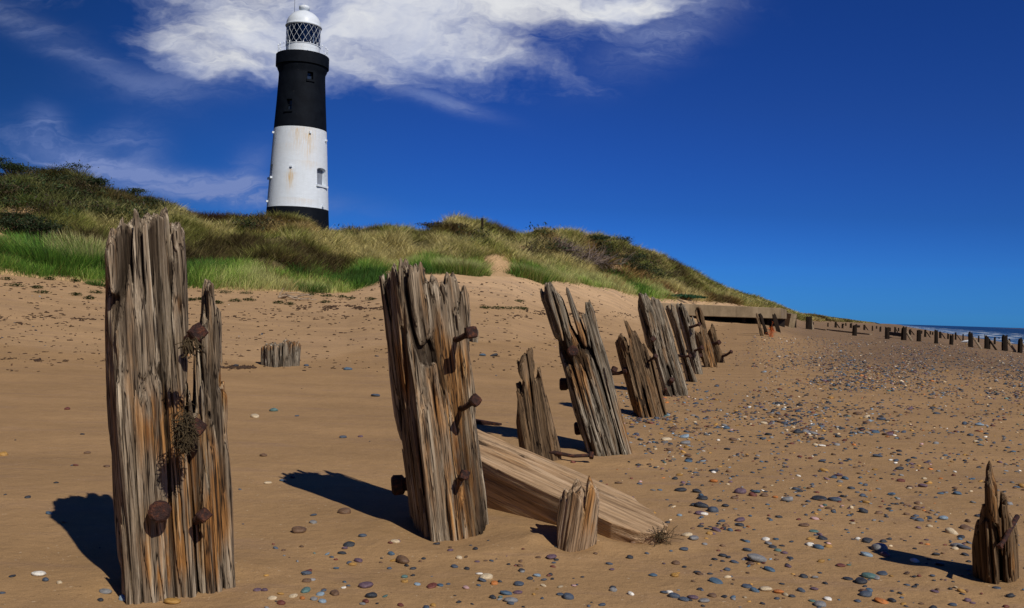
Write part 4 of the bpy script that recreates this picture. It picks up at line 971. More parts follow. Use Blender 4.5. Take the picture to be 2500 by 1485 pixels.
# gallery
rN = float(rr_at(zy(z_neck))); rG = 63.5*msc
bm = bmesh.new(); lathe(bm, [(rN-.002, z_neck), (rN+0.03, z_neck+0.35), (rN+0.22, z_neck+0.75), (rG-0.2, z_g0-0.02), (rG, z_g0+0.02), (rG, z_gt-0.05), (rG-0.06, z_gt), (0.5, z_gt)], 96)
o = link('gallery', bm2me(bm, 'gallery'), M_lblack, lh); o.data.set_sharp_from_angle(angle=rad(30))
# windows: frame + pane + sill
for kind, (z, R_, ang, dn, hw, hh_, arch, dp) in wins:
    sd = Vector((-dn.y, dn.x, 0)); rot = Matrix(((sd.x, dn.x*-1, 0), (sd.y, dn.y*-1, 0), (0, 0, 1)))
    def put(bm_):
        for v in bm_.verts: v.co = sd*v.co.x-dn*v.co.y+Vector((0, 0, v.co.z))
    bm = bmesh.new(); y0 = -(R_-dp*0.55)
    fw = 0.07; b_box(bm, -hw, -hw+fw, y0, y0+0.08, z-hh_, z+hh_-arch*0.3); b_box(bm, hw-fw, hw, y0, y0+0.08, z-hh_, z+hh_-arch*0.3)
    b_box(bm, -hw+fw, hw-fw, y0, y0+0.08, z-hh_, z-hh_+fw)
    if kind == 'black': b_box(bm, -hw+fw, hw-fw, y0, y0+0.08, z-0.03, z+0.03)
    put(bm)
    wf = link('window', bm2me(bm, 'window'), M_lblack if kind == 'black' else M_lpaint, lh, smooth=False)
    bm = bmesh.new(); b_box(bm, -hw+0.01, hw-0.01, y0+0.1, y0+0.13, z-hh_+0.01, z+hh_-0.01); put(bm); link('pane' if kind == 'black' else 'shutter', bm2me(bm, 'pane'), M_pane if kind == 'black' else M_shut, wf, smooth=False)
    bm = bmesh.new(); b_box(bm, -hw-0.18, hw+0.18, -(R_+0.22), -(R_-0.35), z-hh_-0.30, z-hh_-0.02); put(bm); link('sill', bm2me(bm, 'sill'), M_lblack if kind == 'black' else M_lpaint, wf, smooth=False)
# small projecting blocks on the white band
for px, py in ((759, 333), (716, 417), (673, 331), (796, 343), (653, 498), (788, 506)):
    z, R_, ang, dn, *_ = cutter(px, py, 0, 0); sd = Vector((-dn.y, dn.x, 0)); bm = bmesh.new()
    b_box(bm, -0.13, 0.13, -(R_+0.25), -(R_-0.3), z-0.13, z+0.13)
    for v in bm.verts: v.co = sd*v.co.x-dn*v.co.y+Vector((0, 0, v.co.z))
    link('vent_block', bm2me(bm, 'vent_block'), M_lpaint, lh, smooth=False)
# lantern
rL = 40.5*msc; z_d1 = ly(113)-zb; z_gl = ly(66)-zb
bm = bmesh.new(); lathe(bm, [(rL+0.10, z_gt+0.002), (rL+0.10, z_gt+0.25), (rL, z_gt+0.27), (rL, z_d1-0.1), (rL+0.08, z_d1-0.08), (rL+0.08, z_d1)], 72)
o = link('lantern_wall', bm2me(bm, 'lantern_wall'), M_lpaint2, lh); o.data.set_sharp_from_angle(angle=rad(30))
bm = bmesh.new(); n = 72
ra = [bm.verts.new((rL*math.cos(i*2*math.pi/n), rL*math.sin(i*2*math.pi/n), z_d1+0.002)) for i in range(n)]; rb_ = [bm.verts.new((rL*math.cos(i*2*math.pi/n), rL*math.sin(i*2*math.pi/n), z_gl)) for i in range(n)]
for i in range(n): bm.faces.new((ra[i], ra[(i+1) % n], rb_[(i+1) % n], rb_[i]))
link('lantern_glazing', bm2me(bm, 'lantern_glazing'), M_glass, lh)
bm = bmesh.new(); NB = 18; hgl = z_gl-z_d1; dth = 2*math.pi/NB*2
for i in range(NB):
    for sg in (-1, 1):
        p0 = []; 
        for k_ in range(9):
            th_ = i*2*math.pi/NB+sg*dth*k_/8; p0.append((math.cos(th_)*(rL+0.04), math.sin(th_)*(rL+0.04), z_d1+hgl*k_/8))
        tube(bm, p0, 0.017, 5)
link('astragals', bm2me(bm, 'astragals'), M_lpaint, lh)
bm = bmesh.new(); lathe(bm, [(0.5, z_d1+.003), (0.9, z_d1+0.4), (1.15, z_d1+1.2), (1.2, z_d1+hgl*0.5), (1.1, z_d1+hgl*0.75), (0.5, z_gl-0.05)], 32); link('lens', bm2me(bm, 'lens'), M_lens, lh)
bm = bmesh.new(); pts_ = []
for i in range(41):
    th_ = TH0v-math.pi/2+rad(-100)+rad(150)*i/40-0.15; pts_.append((rL*0.86*(1+0.012*math.sin(i*2.4)), th_))
lo_ = [bm.verts.new((r_*math.cos(a_), r_*math.sin(a_), z_d1+0.003)) for r_, a_ in pts_]; hi_ = [bm.verts.new((r_*math.cos(a_), r_*math.sin(a_), z_gl-0.01)) for r_, a_ in pts_]
for i in range(40): bm.faces.new((lo_[i], lo_[i+1], hi_[i+1], hi_[i]))
link('curtain', bm2me(bm, 'curtain'), M_dark, lh)
bm = bmesh.new(); pr = [(rL+0.02, z_gl-0.08), (rL+0.16, z_gl-0.05), (rL+0.2, z_gl+0.05), (rL+0.1, z_gl+0.16)]
z_dt = ly(27)-zb; hd_ = z_dt-z_gl-0.16
for a_ in np.linspace(0.08, 1.0, 12): pr.append(((rL+0.08)*math.cos(a_*math.pi/2*0.86), z_gl+0.16+hd_*math.sin(a_*math.pi/2*0.86)/math.sin(math.pi/2*.86)))
lathe(bm, pr, 72); o = link('dome', bm2me(bm, 'dome'), M_lpaint, lh); o.data.set_sharp_from_angle(angle=rad(40))
z_v = ly(13)-zb; rv = 11.5*msc
bm = bmesh.new(); lathe(bm, [(rv*0.95, z_dt-0.1), (rv*0.95, z_dt+0.25), (rv*1.12, z_dt+0.3), (rv*1.12, z_v-0.12), (rv*0.8, z_v)], 32); link('vent_cap', bm2me(bm, 'vent_cap'), M_lpaint2, lh)
bm = bmesh.new(); xa = Vector((-math.cos(TH0v), -math.sin(TH0v), 0))*1.35; tube(bm, [xa+Vector((0, 0, z_dt-0.6)), xa+Vector((0, 0, z_dt+1.6)), xa+Vector((0, 0, z_dt+3.2))], [0.03, 0.025, 0.012], 6); link('aerial', bm2me(bm, 'aerial'), M_dark, lh)
# railing
rR = rG-0.25; bm0 = bmesh.new(); tube(bm0, [(0, 0, 0), (0, 0, 1.05)], 0.03, 6)
tube(bm0, [(0, 0, 1.05), (0, 0, 1.12), (0, 0, 1.20), (0, 0, 1.42)], [0.03, 0.075, 0.07, 0.01], 8); mb = bm2me(bm0, 'baluster'); mb.materials.append(M_lpaint)
for i in range(22):
    th_ = i*2*math.pi/22+0.1; o = bpy.data.objects.new('baluster', mb); S.collection.objects.link(o); o.parent = lh; o.location = (rR*math.cos(th_), rR*math.sin(th_), z_gt-0.01)
bm = bmesh.new()
for zz_ in (0.55, 1.0):
    tube(bm, [(rR*math.cos(i*math.pi/36), rR*math.sin(i*math.pi/36), z_gt+zz_) for i in range(73)], 0.014, 5)
link('rails', bm2me(bm, 'rails'), M_lpaint, lh)

# marker pole on the dune crest
pc = h1(1178, 575) if not math.isnan(h1(1178, 575)[0]) else Vector(at(1178, 560, 60))
dpp = (pc-Vector(CAM)).dot(Vector(Fv)); bm = bmesh.new(); top = Vector(at(1177.5, 533, dpp))-pc
tube(bm, [(0, 0, -0.3), top*0.5, top], [0.075, 0.07, 0.065], 8); o = link('marker_pole', bm2me(bm, 'marker_pole'), M_farw); o.location = pc
tag(o, 'thin dark wooden pole standing on the crest of the dune', 'pole')

# ------------------------------------------------------------------ dune grass
def blades(P, L, Wd, dirs, lean, col, rs, droop=0.35, tipcol=None):
    """P (n,3) roots; L lengths; dirs (n) azimuth of lean; lean horizontal fraction -> ribbon mesh data"""
    n = len(P); hx, hy = np.cos(dirs), np.sin(dirs)
    fa = rs.uniform(-1.2, 1.2, n); wx, wy = np.cos(fa), np.sin(fa)        # ribbon width direction, roughly across the view
    def pt(f):
        h = L*lean*(f+droop*f*f); v = L*np.sqrt(np.clip(1-lean**2, .1, 1))*(f-droop*0.6*f*f)
        return P+np.stack([hx*h, hy*h, v], 1)
    W3 = np.stack([wx*Wd, wy*Wd, 0*Wd], 1)*0.5
    a, b, c_ = pt(0.0), pt(0.5), pt(1.0)
    V = np.stack([a-W3, a+W3, b+W3*0.8, b-W3*0.8, c_], 1).reshape(-1, 3)
    i = np.arange(n)[:, None]*5
    q = i+np.array([[0, 1, 2, 3]]); t3 = i+np.array([[3, 2, 4]])
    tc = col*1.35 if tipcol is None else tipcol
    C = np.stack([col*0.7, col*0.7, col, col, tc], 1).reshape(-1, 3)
    return V, q, t3, C
def grass_points(n, pxr, ufn, seed):
    rs = np.random.default_rng(seed); px = rs.uniform(*pxr, n); u = ufn(rs, n)
    cs = 1/np.sqrt(1+((px-1250)/FPX)**2); azz = np.arctan((px-1250)/FPX)
    df, _ = foot(azz, px, cs); dc, _ = crest(px, df); s_ = df+(dc-df)*u; s_ = np.minimum(s_, 900)
    x = s_*(px-1250)/FPX; y = s_; return rs, px, u, x, y, s_
def make_grass(name, pts, nb, Lr, Wk, palette, spread, lean_mu, lab, seed, mask, wind=0.2, tip=None):
    rs, px, u, x, y, s_ = pts; z = Z(x, y); yi = hz(px)-(z-1)/s_*FPX
    ok = mask(px, yi, u, x, y, rs); px, u, x, y, z, s_ = px[ok], u[ok], x[ok], y[ok], z[ok], s_[ok]; n = len(x)
    k_ = np.repeat(np.arange(n), nb); N = len(k_)
    sz = np.clip(s_/40, 0.75, 3.0)**0.25*(1+0.35*vn(x*.5, y*.5, 0, 41))
    rr_ = np.abs(rs.normal(0, 1, N))*spread*sz[k_]; th = rs.uniform(0, 2*np.pi, N)
    bx = x[k_]+rr_*np.cos(th)*1.2; by = y[k_]+rr_*np.sin(th); bz = Z(bx, by)-0.05
    L = rs.uniform(*Lr, N)*sz[k_]*(1-0.35*np.clip(rr_/(spread*2.5*sz[k_]), 0, 1))
    dx = np.cos(th)*0.7+wind*1.4+rs.normal(0, .25, N); dy = np.sin(th)*0.7-wind*0.6+rs.normal(0, .25, N)
    ln = np.clip(lean_mu+0.25*np.clip(rr_/(spread*1.5), 0, 1.2)+rs.normal(0, .12, N), 0.05, 0.92)
    pal = np.array(palette); wsel = pal[:, 3]; 
    base = 0.5+0.75*vn(x*0.30, y*0.30, 0, 43)+0.4*vn(x*1.1, y*1.1, 0, 44); ti = np.clip(base, 0, 0.999)
    pk = np.clip((ti[k_]+rs.normal(0, .14, N))*len(pal), 0, len(pal)-1.001); i0 = pk.astype(int); fr_ = (pk-i0)[:, None]
    col = pal[i0, :3]*(1-fr_)+pal[np.minimum(i0+1, len(pal)-1), :3]*fr_
    if name == 'marram_grass':
        brn = np.clip((vn(x*0.22, y*0.22, 0, 141)+0.5*vn(x*0.6, y*0.6, 0, 142)-0.12)*3, 0, 1)[k_][:, None]; col = col*(1-brn)+col*np.array([[.62, .44, .42]])*brn
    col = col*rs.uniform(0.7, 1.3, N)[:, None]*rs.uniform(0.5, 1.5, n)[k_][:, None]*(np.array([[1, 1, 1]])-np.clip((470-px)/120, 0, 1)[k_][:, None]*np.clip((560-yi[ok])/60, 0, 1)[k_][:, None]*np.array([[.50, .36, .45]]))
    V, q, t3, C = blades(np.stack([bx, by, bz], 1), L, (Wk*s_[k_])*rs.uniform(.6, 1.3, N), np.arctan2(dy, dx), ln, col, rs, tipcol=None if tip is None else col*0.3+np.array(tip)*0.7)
    o = link(name, npmesh(name, V, [q, t3], {'col': C}), M_leaf, smooth=False); tag(o, lab, 'grass', kind='stuff'); return o
def m_main(px, yi, u, x, y, rs):
    fy = foot_y(px); green = (fy-yi) < np.interp(px, [0, 900, 1000, 1600, 1700], [70, 45, 26, 26, 5])
    gap = vn(x*0.55, y*0.55, 0, 46)+0.6*vn(x*1.3, y*1.3, 0, 47) < -0.42
    return ~(gap & (rs.random(len(px)) < 0.9)) & (rs.random(len(px)) > bare_mask(px, yi, x, y)) & ~(green & (px < 1650) & (rs.random(len(px)) < 0.72)) & (u > 0.02)
MAR = [(0.08, 0.056, 0.024, 1), (0.18, 0.15, 0.048, 1), (0.20, 0.23, 0.045, 1), (0.34, 0.34, 0.085, 1), (0.56, 0.48, 0.20, 1)]
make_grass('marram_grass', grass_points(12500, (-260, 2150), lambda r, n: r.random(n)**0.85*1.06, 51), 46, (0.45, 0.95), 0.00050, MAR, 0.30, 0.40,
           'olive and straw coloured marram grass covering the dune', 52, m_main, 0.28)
def m_green(px, yi, u, x, y, rs):
    fy = foot_y(px); hgt = np.interp(px, [-300, 0, 250, 920, 990, 1600, 1660], [85, 88, 48, 48, 30, 34, 10]); d_ = (fy-yi)/hgt
    ok = (d_ < 1+0.3*vn(x*.6, y*.6, 0, 61)) & (rs.random(len(px)) > bare_mask(px, yi, x, y)) & (px < 1640) & (rs.random(len(px)) < np.clip(d_*5+0.15+0.35*vn(x*.9, y*.9, 0, 62), 0, 1))
    return ok & ~((px > 1175) & (px < 1248))
GRN = [(0.034, 0.085, 0.014, 1), (0.070, 0.175, 0.022, 1), (0.15, 0.29, 0.036, 1), (0.28, 0.38, 0.075, 1), (0.42, 0.42, 0.16, 1)]
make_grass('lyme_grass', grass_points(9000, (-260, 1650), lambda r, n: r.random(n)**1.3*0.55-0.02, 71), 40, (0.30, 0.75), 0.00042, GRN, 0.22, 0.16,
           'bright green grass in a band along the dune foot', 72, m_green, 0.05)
def m_strip(px, yi, u, x, y, rs): return (rs.random(len(px)) < 0.5) & (px < 2160)
FARG = [(0.07, 0.10, 0.02, 1), (0.12, 0.15, 0.03, 1), (0.17, 0.17, 0.05, 1)]
# pale seeding clump by the first post
def clump(name, px, py, nb, rx, L, palette, lab, seed, tip=None, lean=0.2, cat='grass clump', wid=0.008):
    rs = np.random.default_rng(seed); c0 = h1(px, py); th = rs.uniform(0, 6.283, nb); r_ = np.sqrt(rs.random(nb))*rx
    x = c0.x+r_*np.cos(th); y = c0.y+r_*np.sin(th)*0.6; z = Z(x, y)-0.03; pal = np.array(palette); col = pal[rs.integers(0, len(pal), nb), :3]*rs.uniform(.7, 1.3, nb)[:, None]
    V, q, t3, C = blades(np.stack([x-c0.x, y-c0.y, z-c0.z], 1), rs.uniform(*L, nb), wid*rs.uniform(.6, 1.3, nb), th, np.clip(lean+rs.normal(0, .1, nb)+.2*r_/rx, .02, .9), col, rs, tipcol=None if tip is None else col*.15+np.array(tip)*.85)
    o = link(name, npmesh(name, V, [q, t3], {'col': C}), M_leaf, smooth=False); o.location = c0; tag(o, lab, cat); return o
clump('grass_clump', 222, 640, 2200, 1.1, (0.6, 1.0), GRN, 'tall grass clump with pale seed heads left of the tallest post', 81, (0.62, 0.52, 0.26), 0.15, wid=0.012)
clump('grass_clump', 120, 638, 3000, 1.3, (0.6, 0.9), GRN[:3], 'dark green dense grass clump near the left edge', 82, None, 0.2, wid=0.012)
clump('grass_clump', 765, 712, 700, 0.5, (0.35, 0.55), GRN[:2], 'small dark green tussock at the dune foot above the driftwood', 83, None, 0.3)
clump('grass_clump', 1300, 682, 1500, 0.75, (0.6, 0.95), GRN, 'rounded grass clump right of the sandy path', 84, (0.4, 0.42, 0.15), 0.2, wid=0.012)
clump('grass_clump', 1182, 673, 250, 0.22, (0.3, 0.5), GRN, 'little grass tuft left of the sandy path foot', 85, None, 0.3)
clump('grass_clump', 1128, 668, 1500, 0.8, (0.6, 0.9), GRN, 'pale tipped grass clump on the left bank of the sandy path', 86, (0.5, 0.5, 0.22), 0.25, wid=0.012)
clump('grass_clump', 243, 698, 500, 0.32, (0.2, 0.35), GRN[:2], 'low dark green tuft on the sand touching the left side of the tallest post', 87, None, 0.5)

# scrub mass on the upper dune
def scrub(seed):
    rs = np.random.default_rng(seed); pp = []
    for (cx_, cy_, rx_, ry_, n_) in ((200, 470, 230, 40, 150), (60, 470, 90, 50, 60), (330, 520, 130, 25, 50), (70, 570, 80, 25, 25), (1150, 592, 60, 14, 22), (1330, 600, 50, 18, 20), (1470, 625, 70, 22, 45), (1590, 680, 60, 14, 30), (1545, 650, 40, 20, 20), (620, 560, 60, 12, 14), (860, 580, 60, 8, 12)):
        x = cx_+rs.normal(0, .55, n_)*rx_; y = cy_+rs.normal(0, .5, n_)*ry_; pp.append(np.stack([x, y], 1))
    pp = np.concatenate(pp); P_ = hit(pp[:, 0], pp[:, 1], 400); P_ = P_[~np.isnan(P_[:, 0])]; Vs = []; Cs = []
    for p_ in P_:
        n = 150; sc_ = rs.uniform(.35, .8)*(p_[1]/45)**.5; q_ = rs.normal(0, 1, (n, 3))*np.array([.5, .4, .28])*sc_; q_[:, 2] = np.abs(q_[:, 2])+rs.uniform(0, .1, n); l_ = .045*sc_*1.4*rs.uniform(.6, 1.5, n)[:, None]
        a = rs.normal(0, 1, (n, 3)); a[:, 2] += .8; a /= np.linalg.norm(a, axis=1)[:, None]; b = np.cross(a, rs.normal(0, 1, (n, 3))); b /= np.linalg.norm(b, axis=1)[:, None]; P3_ = q_+p_
        Vs.append(np.stack([P3_-a*l_*1.6, P3_+b*l_*.5, P3_+a*l_*1.6, P3_-b*l_*.5], 1).reshape(-1, 3)); c_ = np.array([[.030, .038, .013], [.042, .030, .014], [.028, .046, .014]])[rs.integers(0, 3)]*rs.uniform(.7, 1.5)
        Cs.append(np.repeat(c_[None]*rs.uniform(.5, 1.8, n)[:, None], 4, 0))
    V = np.concatenate(Vs); o = link('dune_scrub', npmesh('dune_scrub', V, np.arange(len(V)).reshape(-1, 4), {'col': np.concatenate(Cs)}), M_leaf2, smooth=False)
    tag(o, 'dark low scrub growing among the dune grass', 'scrub', kind='stuff')
scrub(301)
# shrubs
def shrub(px, py, wm, hm, col, lab, seed, name='shrub', leaf=0.06, n=1500):
    rs = np.random.default_rng(seed); c0 = h1(px, py)
    if math.isnan(c0[0]): c0 = Vector(at(px, py, float(cr_d(px))))
    hm *= 0.36; wm *= 1.1; leaf *= 0.7; n = int(n*1.6)
    r = empty(name, c0); tag(r, lab, 'shrub')
    cc = rs.normal(0, 1, (9, 3)); cc[:, 0] *= wm*0.28; cc[:, 1] *= wm*0.2; cc[:, 2] = np.abs(cc[:, 2])*hm*0.28+hm*0.35
    k_ = rs.integers(0, 9, n); P = cc[k_]+rs.normal(0, 1, (n, 3))*np.array([wm*.11, wm*.1, hm*.13])
    P[:, 2] = np.maximum(P[:, 2], 0.02); fl_ = leaf*rs.uniform(.6, 1.4, n)[:, None]*max(1, (c0.y/45))
    a = rs.normal(0, 1, (n, 3)); a /= np.linalg.norm(a, axis=1)[:, None]; b = np.cross(a, rs.normal(0, 1, (n, 3))); b /= np.linalg.norm(b, axis=1)[:, None]
    V = np.stack([P-a*fl_, P+b*fl_*.4, P+a*fl_, P-b*fl_*.4], 1).reshape(-1, 3); q = np.arange(n*4).reshape(n, 4)
    C = np.repeat(np.array(col)[None]*rs.uniform(.55, 1.5, n)[:, None], 4, 0)
    link('foliage', npmesh('foliage', V, q, {'col': C}), M_leaf2, r, smooth=False)
    bm = bmesh.new(); rr2 = random.Random(seed)
    for c_ in cc: tube(bm, [(c_[0]*.15, c_[1]*.15, -0.1), (c_[0]*.6, c_[1]*.6, c_[2]*.5), tuple(c_*1.05)], [0.03, 0.02, 0.008], 5)
    link('stems', bm2me(bm, 'stems'), M_stem, r); return r
DG = (0.022, 0.036, 0.012)
for i, (px, py, w_, h_, lab) in enumerate([(28, 424, 2.2, 1.3, 'dark shrub on the skyline at the far left edge'), (118, 432, 2.4, 1.4, 'broad dark shrub on the skyline, second from the left edge'),
        (196, 450, 1.6, 1.0, 'small dark shrub on the skyline left of the tallest post'), (290, 488, 2.0, 1.1, 'dark shrub on the skyline above the tallest post'), (356, 508, 1.5, 0.9, 'low dark shrub on the skyline just right of the tallest post top'),
        (60, 570, 1.8, 1.3, 'dark green shrub low on the bare sandy dune face at left'), (12, 545, 1.3, 1.0, 'dark green shrub on the dune face at the left edge'),
        (1432, 592, 3.2, 1.7, 'dark shrub on the skyline above the leaning row of posts'), (1490, 640, 2.6, 1.4, 'dark shrub in the hollow below the skyline shrub'),
        (1545, 665, 3.0, 1.8, 'dark shrub on the dune shoulder above the broad ribbed post'), (1090, 562, 2.0, 0.9, 'brownish low shrub on the dune crest left of the pole'), (1130, 590, 3.0, 1.1, 'dark shrub in the hollow below the marker pole')]):
    shrub(px, py, w_, h_, DG if i not in (10,) else (0.05, 0.04, 0.018), lab, 200+i)
for i, (px, py, w_, lab) in enumerate([(1636, 727, 2.6, 'blue green leafy plant at the dune foot left of the slab'), (1668, 730, 2.0, 'smaller blue green leafy plant nearest the slab')]):
    shrub(px, py, w_, 0.7, (0.02, 0.075, 0.03), lab, 230+i, 'leafy_plant', 0.08, 900)
def brush(px, py, wm, hm, seed, lab):
    c0 = h1(px, py); rs = random.Random(seed); bm = bmesh.new()
    for i in range(420):
        x, y = rs.gauss(0, wm*.3), rs.gauss(0, wm*.14); p = Vector((x, y, -0.05)); d = Vector((x*0.5+rs.gauss(0, .4), rs.gauss(0, .4), rs.uniform(.3, 1))).normalized(); pts = [p]
        for k_ in range(3): d = (d+Vector((rs.gauss(0, .3), rs.gauss(0, .3), rs.gauss(0, .3)-.15))).normalized(); pts.append(pts[-1]+d*hm*.33)
        tube(bm, pts, [0.022, 0.017, 0.013, 0.007], 4)
    o = link('dead_shrub', bm2me(bm, 'dead_shrub'), M_deadb, smooth=False); o.location = c0; tag(o, lab, 'dead shrub')
brush(1388, 640, 3.4, 1.3, 5, 'grey leafless tangle of dead brush on the dune face')
brush(1352, 610, 1.6, 0.8, 6, 'small brown patch of dead brush left of the larger grey tangle')

# driftwood
c0 = h1(712, 732); rs = random.Random(12); r = empty('driftwood', c0, 0.1); tag(r, 'pale tangled driftwood branch lying below the dune grass', 'driftwood')
for nm, pts, r0 in (('trunk', [(-0.38, 0, .05), (-0.2, -.02, .12), (0.1, .03, .09), (0.42, .02, .16), (0.62, 0, .14)], .045), ('root', [(-0.38, 0, .06), (-0.33, 0, .2), (-0.24, .02, .34)], .03), ('branch', [(-0.15, 0, .1), (0.1, -.05, .02), (0.45, -.05, .04), (.75, .03, .03)], .03),
                    ('branch', [(-.3, 0, .1), (-.1, -.08, .2), (.2, -.05, .22), (.35, 0, .17)], .022), ('branch', [(-.4, .05, .02), (-.15, .1, .08), (.2, .12, .04), (.5, .1, .07)], .025)):
    bm = bmesh.new(); P_ = [Vector(p_) for p_ in pts]; dense = []
    for i in range(len(P_)-1):
        for k_ in range(4): dense.append(P_[i].lerp(P_[i+1], k_/4)+Vector((rs.gauss(0, .008), rs.gauss(0, .008), rs.gauss(0, .01))))
    dense.append(P_[-1]); tube(bm, dense, [r0*(1-0.7*i/len(dense))*rs.uniform(.8, 1.2) for i in range(len(dense))], 7); link(nm, bm2me(bm, nm), M_drift, r)

# ------------------------------------------------------------------ landmarks used to tell repeats apart
marks = {'the tallest post': h1(440, 1450), 'the splintered post': h1(1100, 1316), 'the fallen beam': h1(1560, 1325), 'the pale split stump': h1(1402, 1346), 'the three pronged post': h1(1490, 1114),
         'the brown half height post': h1(1600, 1020), 'the jagged right edge stump': h1(2430, 1430), 'the squat square stump': h1(690, 896), 'the broad ribbed post': h1(1660, 968), 'the hooked post': h1(1320, 1128),
         'the driftwood': h1(712, 732), 'the low dark end post': h1(1762, 886)}
def rank_labels(items):
    """items: (obj, descriptor, position). label = descriptor + rank by distance from the nearest landmark"""
    groups = {}
    for o, d_, p in items:
        nm = min(marks, key=lambda k_: (marks[k_]-p).length); groups.setdefault((d_, nm), []).append(((marks[nm]-p).length, o))
    for (d_, nm), L in groups.items():
        L.sort(key=lambda x_: x_[0])
        for i, (_, o) in enumerate(L):
            if len(L) == 1: o['label'] = '%s, nearest %s' % (d_, nm)
            elif i == 0: o['label'] = '%s, nearest %s' % (d_, nm)
            else: o['label'] = '%s, %s nearest %s' % (d_, ords[i] if i < len(ords) else 'number %d' % (i+1), nm)

# little beach plants
def beach_plant(px, py, wm, seed):
    rs = np.random.default_rng(seed); c0 = h1(px, py); n = 150; th = rs.uniform(0, 6.28, n); r_ = rs.random(n)**.7*wm/2
    r_ *= 0.5+0.5*np.abs(np.cos(th*2.5+seed)); P = np.stack([r_*np.cos(th), r_*np.sin(th), rs.uniform(.01, .09, n)*(1-r_/wm)], 1)
    a = np.stack([np.cos(th+rs.normal(0, .6, n)), np.sin(th), rs.uniform(0, .8, n)], 1); a /= np.linalg.norm(a, axis=1)[:, None]; b = np.cross(a, [0, .3, 1.]); fl_ = 0.035*rs.uniform(.6, 1.3, n)[:, None]
    V = np.stack([P-a*fl_*.3, P+b*fl_*.4+a*fl_*.4, P+a*fl_*1.2, P-b*fl_*.4+a*fl_*.4], 1).reshape(-1, 3); C = np.repeat(np.array([[.035, .075, .018]])*rs.uniform(.5, 1.6, n)[:, None], 4, 0)
    o = link('beach_plant', npmesh('beach_plant', V, np.arange(n*4).reshape(n, 4), {'col': C}), M_leaf2, smooth=False); o.location = c0
    tag(o, 'x', 'plant', 'low green plants on the sand below the dune'); return o, c0
items = []
for i, (px, py, w_) in enumerate([(15, 684, .45), (38, 700, .5), (92, 705, .3), (104, 717, .4), (122, 684, .3), (186, 722, .3), (182, 686, .3), (235, 717, .45), (218, 731, .25), (466, 735, .3), (487, 733, .3), (532, 742, .3), (575, 737, .4), (608, 735, .35), (548, 716, .6), (600, 718, .5),
        (680, 742, .4), (709, 745, .35), (795, 740, .35), (762, 722, .6), (800, 725, .5), (835, 727, .4), (857, 731, .4), (905, 733, .35), (1186, 754, .35), (1213, 755, .5), (1242, 755, .5), (1267, 755, .5), (1280, 757, .3), (1268, 738, .4)]):
    o, c0 = beach_plant(px, py, w_, i+5); items.append((o, 'flat %s of green leaves' % ('spreading mat' if w_ > .45 else 'small rosette' if w_ > .3 else 'tiny sprig'), c0))
rank_labels([(o, d_, c_) for o, d_, c_ in items])

# ------------------------------------------------------------------ pebbles
def pebble_mesh(seed, sub=3, name='pebble'):
    bm = bmesh.new(); bmesh.ops.create_icosphere(bm, subdivisions=sub, radius=1); rs = random.Random(seed)
    off_ = rs.uniform(0, 20); e = [rs.uniform(.8, 1.0), rs.uniform(.6, .85), rs.uniform(.32, .55)]; sk_ = rs.uniform(-.25, .25); fl_ = rs.uniform(1.7, 2.6)
    for v in bm.verts:
        c_ = v.co; x, y, z = c_; nrm = (abs(x)**fl_+abs(y)**fl_+abs(z)**fl_)**(1/fl_); c_ = c_/nrm
        nz = float(vn(np.float32(c_.x*1.3+off_), np.float32(c_.y*1.3), np.float32(c_.z*1.3), seed))
        c_ = c_*(1+0.16*nz); c_.x += sk_*c_.y; v.co = Vector((c_.x*e[0], c_.y*e[1], c_.z*e[2]))
    me = bm2me(bm, name); me.polygons.foreach_set('use_smooth', np.ones(len(me.polygons), dtype=bool)); return me
